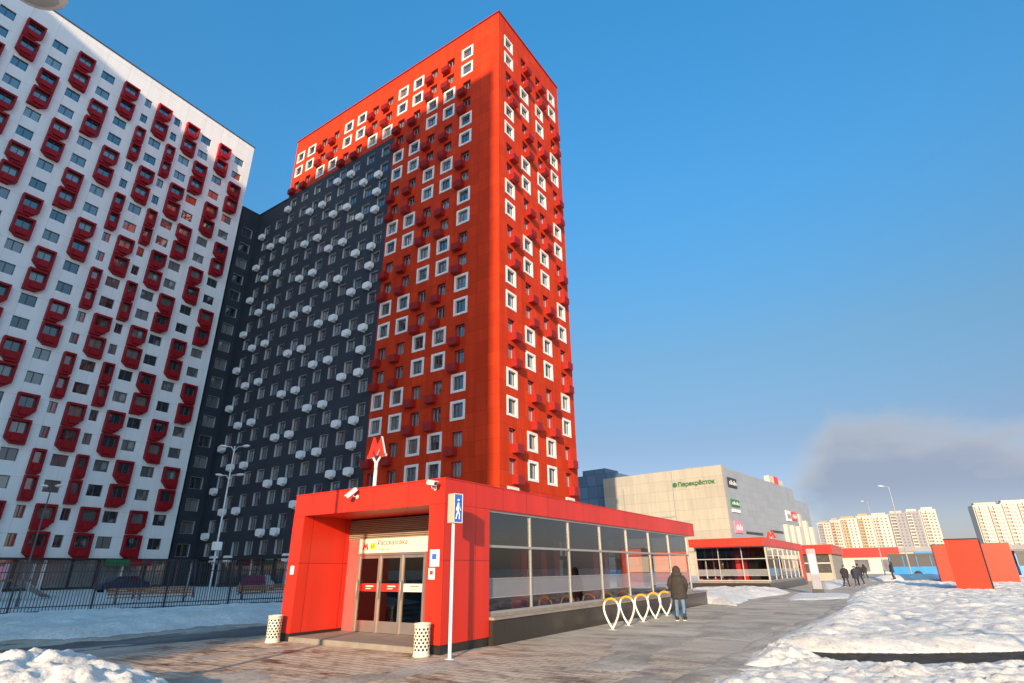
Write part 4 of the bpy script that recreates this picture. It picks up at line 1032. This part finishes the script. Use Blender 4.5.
# ------------------------------------------------------------------ ground, paving, snow
g = MB(); g.quad((-2500, -2500, 0), (2500, -2500, 0), (2500, 2500, 0), (-2500, 2500, 0)); tag(g.build('ground', [M['snow_path']]), kind='structure')
g = MB(); g.add([(-20, 14, .004), (12.2, 14, .004), (31, 14, .004), (31, 20, .004), (9, 34, .004), (-20, 40, .004)], [tuple(range(6))]); tag(g.build('road', [M['asphalt']]), kind='structure')
g = MB(); g.add([(-20, -6, .008), (140, -2, .008), (140, 12, .008), (47, 14.8, .008), (31, 14.8, .008), (12.2, 15.8, .008), (8, 16.2, .008), (-20, 15.0, .008)], [tuple(range(8))]); tag(g.build('pavement', [M['paver']]), kind='structure')
S = snow_sheet
S('snow_field', [(14.6, 1.7), (14.75, 3.12), (18.68, 3.14), (24.58, 2.73), (32.13, 2.84), (37.0, 3.2), (51.6, 3.3), (61.7, 2.4), (74, .9), (74, -30), (24, -30), (17.1, -2.2), (15.9, -.5), (15.2, .54)], .09, .14, .9, .14, .6, M['snow'], 3, .14, rim=.12, clod=.07, fine=.06)
S('snow_field', [(74, 1.0), (100, .5), (190, -1), (190, -60), (74, -60)], .8, .35, 3, .3, .2, M['snow'], 5, .5)
S('snow_bank', [(6.5, -9), (15.2, -1.8), (13.7, .4), (13.4, 1.5), (13.7, 2.2), (13.3, 3.0), (11.82, 3.02), (10.02, 3.29), (8.3, 3.9), (5, 3.5), (4, -4)], .055, .09, 1.2, .13, 1.3, M['snow_near'], 11, .12, rim=.02, clod=.08, fine=.04)
S('snow_bank', [(11.7, 2.95), (13.2, 3.1), (14.6, 3.15), (14.5, 2.2), (13.0, 1.5), (12.0, 1.9)], .045, .26, .7, .16, 1.4, M['snow_near'], 71, .12, clod=.09)
S('snow_bank', [(2.2, 8.3), (3.2, 6.9), (4.6, 6.9), (5.1, 8.4), (5.2, 9.8), (5.2, 11.0), (4.8, 12.2), (3.9, 12.6), (2.6, 11.6), (1.6, 10)], .035, .60, 1.5, .20, 1.1, M['snow_near'], 23, .14, clod=.07, fine=.06)
S('snow_bank', [(-2, 23.5), (6.39, 20.6), (8.21, 18.9), (10.02, 19.3), (11.89, 19.7), (13.0, 19.05), (21, 20.5), (22.5, 26.2), (19.24, 26.95), (14.05, 28.3), (10.7, 29.7), (4, 32), (-2, 34)], .12, .26, 1.6, .16, .5, M['snow'], 31, .35, rim=.08, clod=.04, fine=.05)
S('snow_patch', [(30.4, 8.6), (29.5, 7.1), (34.85, 7.7), (38.6, 7.5), (44.8, 7.0), (47, 8.2), (46.8, 14), (31, 14.5)], .10, .34, 1.4, .12, .6, M['snow'], 41, .3, rim=.05, fine=.05)
S('snow_patch', [(34.5, 5.6), (42.5, 6.6), (45, 5.4), (43.5, 3.3), (38, 3.1)], .12, .12, .8, .05, .6, M['snow'], 43, .3)
S('slush_patch', [(4, 4), (14, 3.0), (46, 3.0), (46, 8), (20, 8.2), (12.2, 8.2), (10, 13), (3, 14)], .10, .012, .35, .012, .35, M['slush'], 61, .5, base=.008, mask=.52)
S('slush_patch', [(-4, 15), (12, 15), (13, 19), (6, 20.5), (-4, 23)], .09, .012, .35, .012, .45, M['slush'], 67, .4, base=.006, mask=.50)
S('slush_edge', [(9.6, 3.7), (11.8, 3.35), (14.5, 3.5), (18.7, 3.55), (24.6, 3.2), (32, 3.3), (37, 3.7), (37, 2.5), (24, 2.2), (14, 2.4), (9, 2.8)], .08, .05, .3, .05, .9, M['slush'], 63, .3, base=.006, fine=.03)
S('slush_edge', [(3, 20.2), (6.4, 20.1), (8.2, 18.4), (11.9, 19.2), (13.0, 18.6), (13, 20.4), (8, 20.6), (3, 21.6)], .10, .05, .3, .05, .9, M['slush'], 65, .3, base=.006, fine=.03)
S('snow_yard', [(-8, 35), (14, 29.3), (40, 22), (42, 78), (-8, 78)], .7, .12, 1.5, .1, .25, M['snow'], 47, .5)
S('snow_bank', [(78, 3), (80, 4.2), (90, 4.6), (90, -12), (84, -14), (80, -2.6)], .35, .62, 2.0, .2, .25, M['snow'], 53, .4)
S('snow_patch', [(51, 5.4), (58, 7.2), (78, 8), (78, 6.2), (62, 5.2)], .2, .35, 1.2, .1, .4, M['snow'], 57, .3)

g = MB(); g.add([(16.8, -2.4, .012), (17.6, -2.4, .012), (15.6, .54, .012), (15.0, 2.2, .012), (13.0, 2.2, .012), (12.6, 1.5, .012), (13.0, .4, .012), (14.6, -1.8, .012)], [tuple(range(8))]); tag(g.build('wet_strip', [M['wet']]), kind='structure')
# ------------------------------------------------------------------ camera, light, sky
f, pitch, roll, yaw = 552.733, R(22.36924), R(-.62998), R(33.36057)
G3 = Matrix(((math.sin(yaw), math.cos(yaw), 0), (-math.cos(yaw), math.sin(yaw), 0), (0, 0, 1)))
Fv = Vector((0, math.cos(pitch), math.sin(pitch))); Rv = Vector((1, 0, 0)); Uv = Rv.cross(Fv)
R2 = Rv * math.cos(roll) + Uv * math.sin(roll); U2 = -Rv * math.sin(roll) + Uv * math.cos(roll)
R2, U2, Fv = G3 @ R2, G3 @ U2, G3 @ Fv
cam = bpy.data.cameras.new('camera'); cam.sensor_width = 36; cam.lens = f / 1024 * 36; cam.clip_end = 6000; cam.clip_start = .1
co = link(bpy.data.objects.new('camera', cam))
mw = Matrix.Identity(4)
for i in range(3): mw[i][0] = R2[i]; mw[i][1] = U2[i]; mw[i][2] = -Fv[i]
mw[2][3] = 1.7
co.matrix_world = mw; sc.camera = co

EL, AZ, SKY_FILL = R(14), R(20), 2.2
d = Vector((math.cos(EL) * math.cos(AZ), math.cos(EL) * math.sin(AZ), -math.sin(EL)))
sun = bpy.data.lights.new('sun', 'SUN'); sun.energy = 5.0; sun.angle = R(.5); sun.color = (1, .78, .52)
so = link(bpy.data.objects.new('sun', sun)); so.rotation_euler = d.to_track_quat('-Z', 'Y').to_euler()
wd = bpy.data.worlds.new('World'); sc.world = wd; wd.use_nodes = True; nt = wd.node_tree
bg = nt.nodes['Background']
sky = N(nt, 'ShaderNodeTexSky', sky_type='NISHITA'); sky.sun_disc = False; sky.sun_elevation = EL
to_sun = -d; sky.sun_rotation = math.atan2(to_sun.x, to_sun.y)
sky.air_density = 1.0; sky.dust_density = .6; sky.ozone_density = 2.0; sky.altitude = 100
tc = N(nt, 'ShaderNodeTexCoord')
hs = N(nt, 'ShaderNodeHueSaturation'); hs.inputs['Saturation'].default_value = 1.15
nt.links.new(sky.outputs[0], hs.inputs['Color'])

def Mth(op, a, b=None, c=None):
    n = N(nt, 'ShaderNodeMath', operation=op)
    for i, v in enumerate((a, b, c)):
        if v is None: continue
        if isinstance(v, (int, float)): n.inputs[i].default_value = v
        else: nt.links.new(v, n.inputs[i])
    return n.outputs[0]
def Sst(v, a, b):
    n = N(nt, 'ShaderNodeMapRange', interpolation_type='SMOOTHSTEP'); n.inputs['From Min'].default_value = a; n.inputs['From Max'].default_value = b
    nt.links.new(v, n.inputs['Value']); return n.outputs[0]
sx = N(nt, 'ShaderNodeSeparateXYZ'); nt.links.new(tc.outputs['Generated'], sx.inputs[0])
el = Mth('MULTIPLY', Mth('ARCSINE', sx.outputs['Z']), 57.2958); az = Mth('MULTIPLY', Mth('ARCTAN2', sx.outputs['Y'], sx.outputs['X']), 57.2958)
# clear winter air: the zenith deeper and brighter, the horizon duller than the plain model
gr = ramp(nt, sx.outputs['Z'], [(0, (.25, .222, .285)), (.11, (.26, .228, .275)), (.19, (.29, .245, .255)), (.34, (.36, .38, .355)), (.58, (.345, .62, .66)), (.82, (.34, .80, .86))])
m1 = N(nt, 'ShaderNodeMix', data_type='RGBA', blend_type='MULTIPLY'); m1.inputs[0].default_value = 1
nt.links.new(hs.outputs[0], m1.inputs[6]); nt.links.new(gr.outputs['Color'], m1.inputs[7])
vs = N(nt, 'ShaderNodeVectorMath', operation='SCALE'); nt.links.new(m1.outputs[2], vs.inputs[0])
# extra warm sky glow added behind the camera, unseen, to lift shaded facades
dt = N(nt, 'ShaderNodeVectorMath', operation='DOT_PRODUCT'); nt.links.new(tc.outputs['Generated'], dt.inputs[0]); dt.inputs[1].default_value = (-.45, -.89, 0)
hz = Mth('MULTIPLY', Sst(dt.outputs['Value'], -.08, .8), SKY_FILL); hv = N(nt, 'ShaderNodeCombineXYZ')
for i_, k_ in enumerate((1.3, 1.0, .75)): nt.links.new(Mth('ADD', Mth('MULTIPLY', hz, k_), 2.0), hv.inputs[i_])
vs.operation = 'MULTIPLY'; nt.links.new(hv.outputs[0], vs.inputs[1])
# a soft grey bank of cloud low in the east
cn = N(nt, 'ShaderNodeTexNoise'); cn.inputs['Scale'].default_value = 13; cn.inputs['Detail'].default_value = 6; cn.inputs['Roughness'].default_value = .5
cm_ = N(nt, 'ShaderNodeMapping'); cm_.inputs['Scale'].default_value = (1, 1, 2.2); nt.links.new(tc.outputs['Generated'], cm_.inputs['Vector']); nt.links.new(cm_.outputs[0], cn.inputs['Vector'])
nz = Mth('SUBTRACT', cn.outputs['Fac'], .5)
top = Mth('ADD', Mth('ADD', Mth('MULTIPLY', Mth('MINIMUM', Mth('ADD', az, 1.5), 0.0), .30), 12.7), Mth('MULTIPLY', nz, 5.0))
top = Mth('SUBTRACT', top, Mth('MULTIPLY', Mth('MAXIMUM', Mth('SUBTRACT', az, 3.0), 0.0), 1.0))
under = Mth('SUBTRACT', top, el)
mk = Mth('MULTIPLY', Sst(under, -1.0, 3.0), Sst(Mth('ADD', az, Mth('MULTIPLY', nz, 9.0)), 8.8, 4.8))
mk = Mth('MULTIPLY', mk, Sst(az, -60, -25))
mk = Mth('MULTIPLY', mk, Mth('ADD', Mth('MULTIPLY', Sst(el, 3.0, 7.0), .45), .45))
cc = N(nt, 'ShaderNodeValToRGB'); nt.links.new(Mth('DIVIDE', under, 6.0), cc.inputs['Fac'])
e_ = cc.color_ramp.elements; e_[0].position = .1; e_[0].color = (.56, .585, .63, 1); e_[1].position = .75; e_[1].color = (.36, .42, .555, 1)
cs_ = N(nt, 'ShaderNodeVectorMath', operation='SCALE'); cs_.inputs['Scale'].default_value = 4.3; nt.links.new(cc.outputs['Color'], cs_.inputs[0])
fin = N(nt, 'ShaderNodeMix', data_type='RGBA'); nt.links.new(mk, fin.inputs[0]); nt.links.new(vs.outputs[0], fin.inputs[6]); nt.links.new(cs_.outputs[0], fin.inputs[7])
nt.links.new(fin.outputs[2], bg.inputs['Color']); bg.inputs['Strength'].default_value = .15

sc.view_settings.view_transform = 'Standard'; sc.view_settings.look = 'None'; sc.view_settings.gamma = 1; sc.view_settings.exposure = 0.55
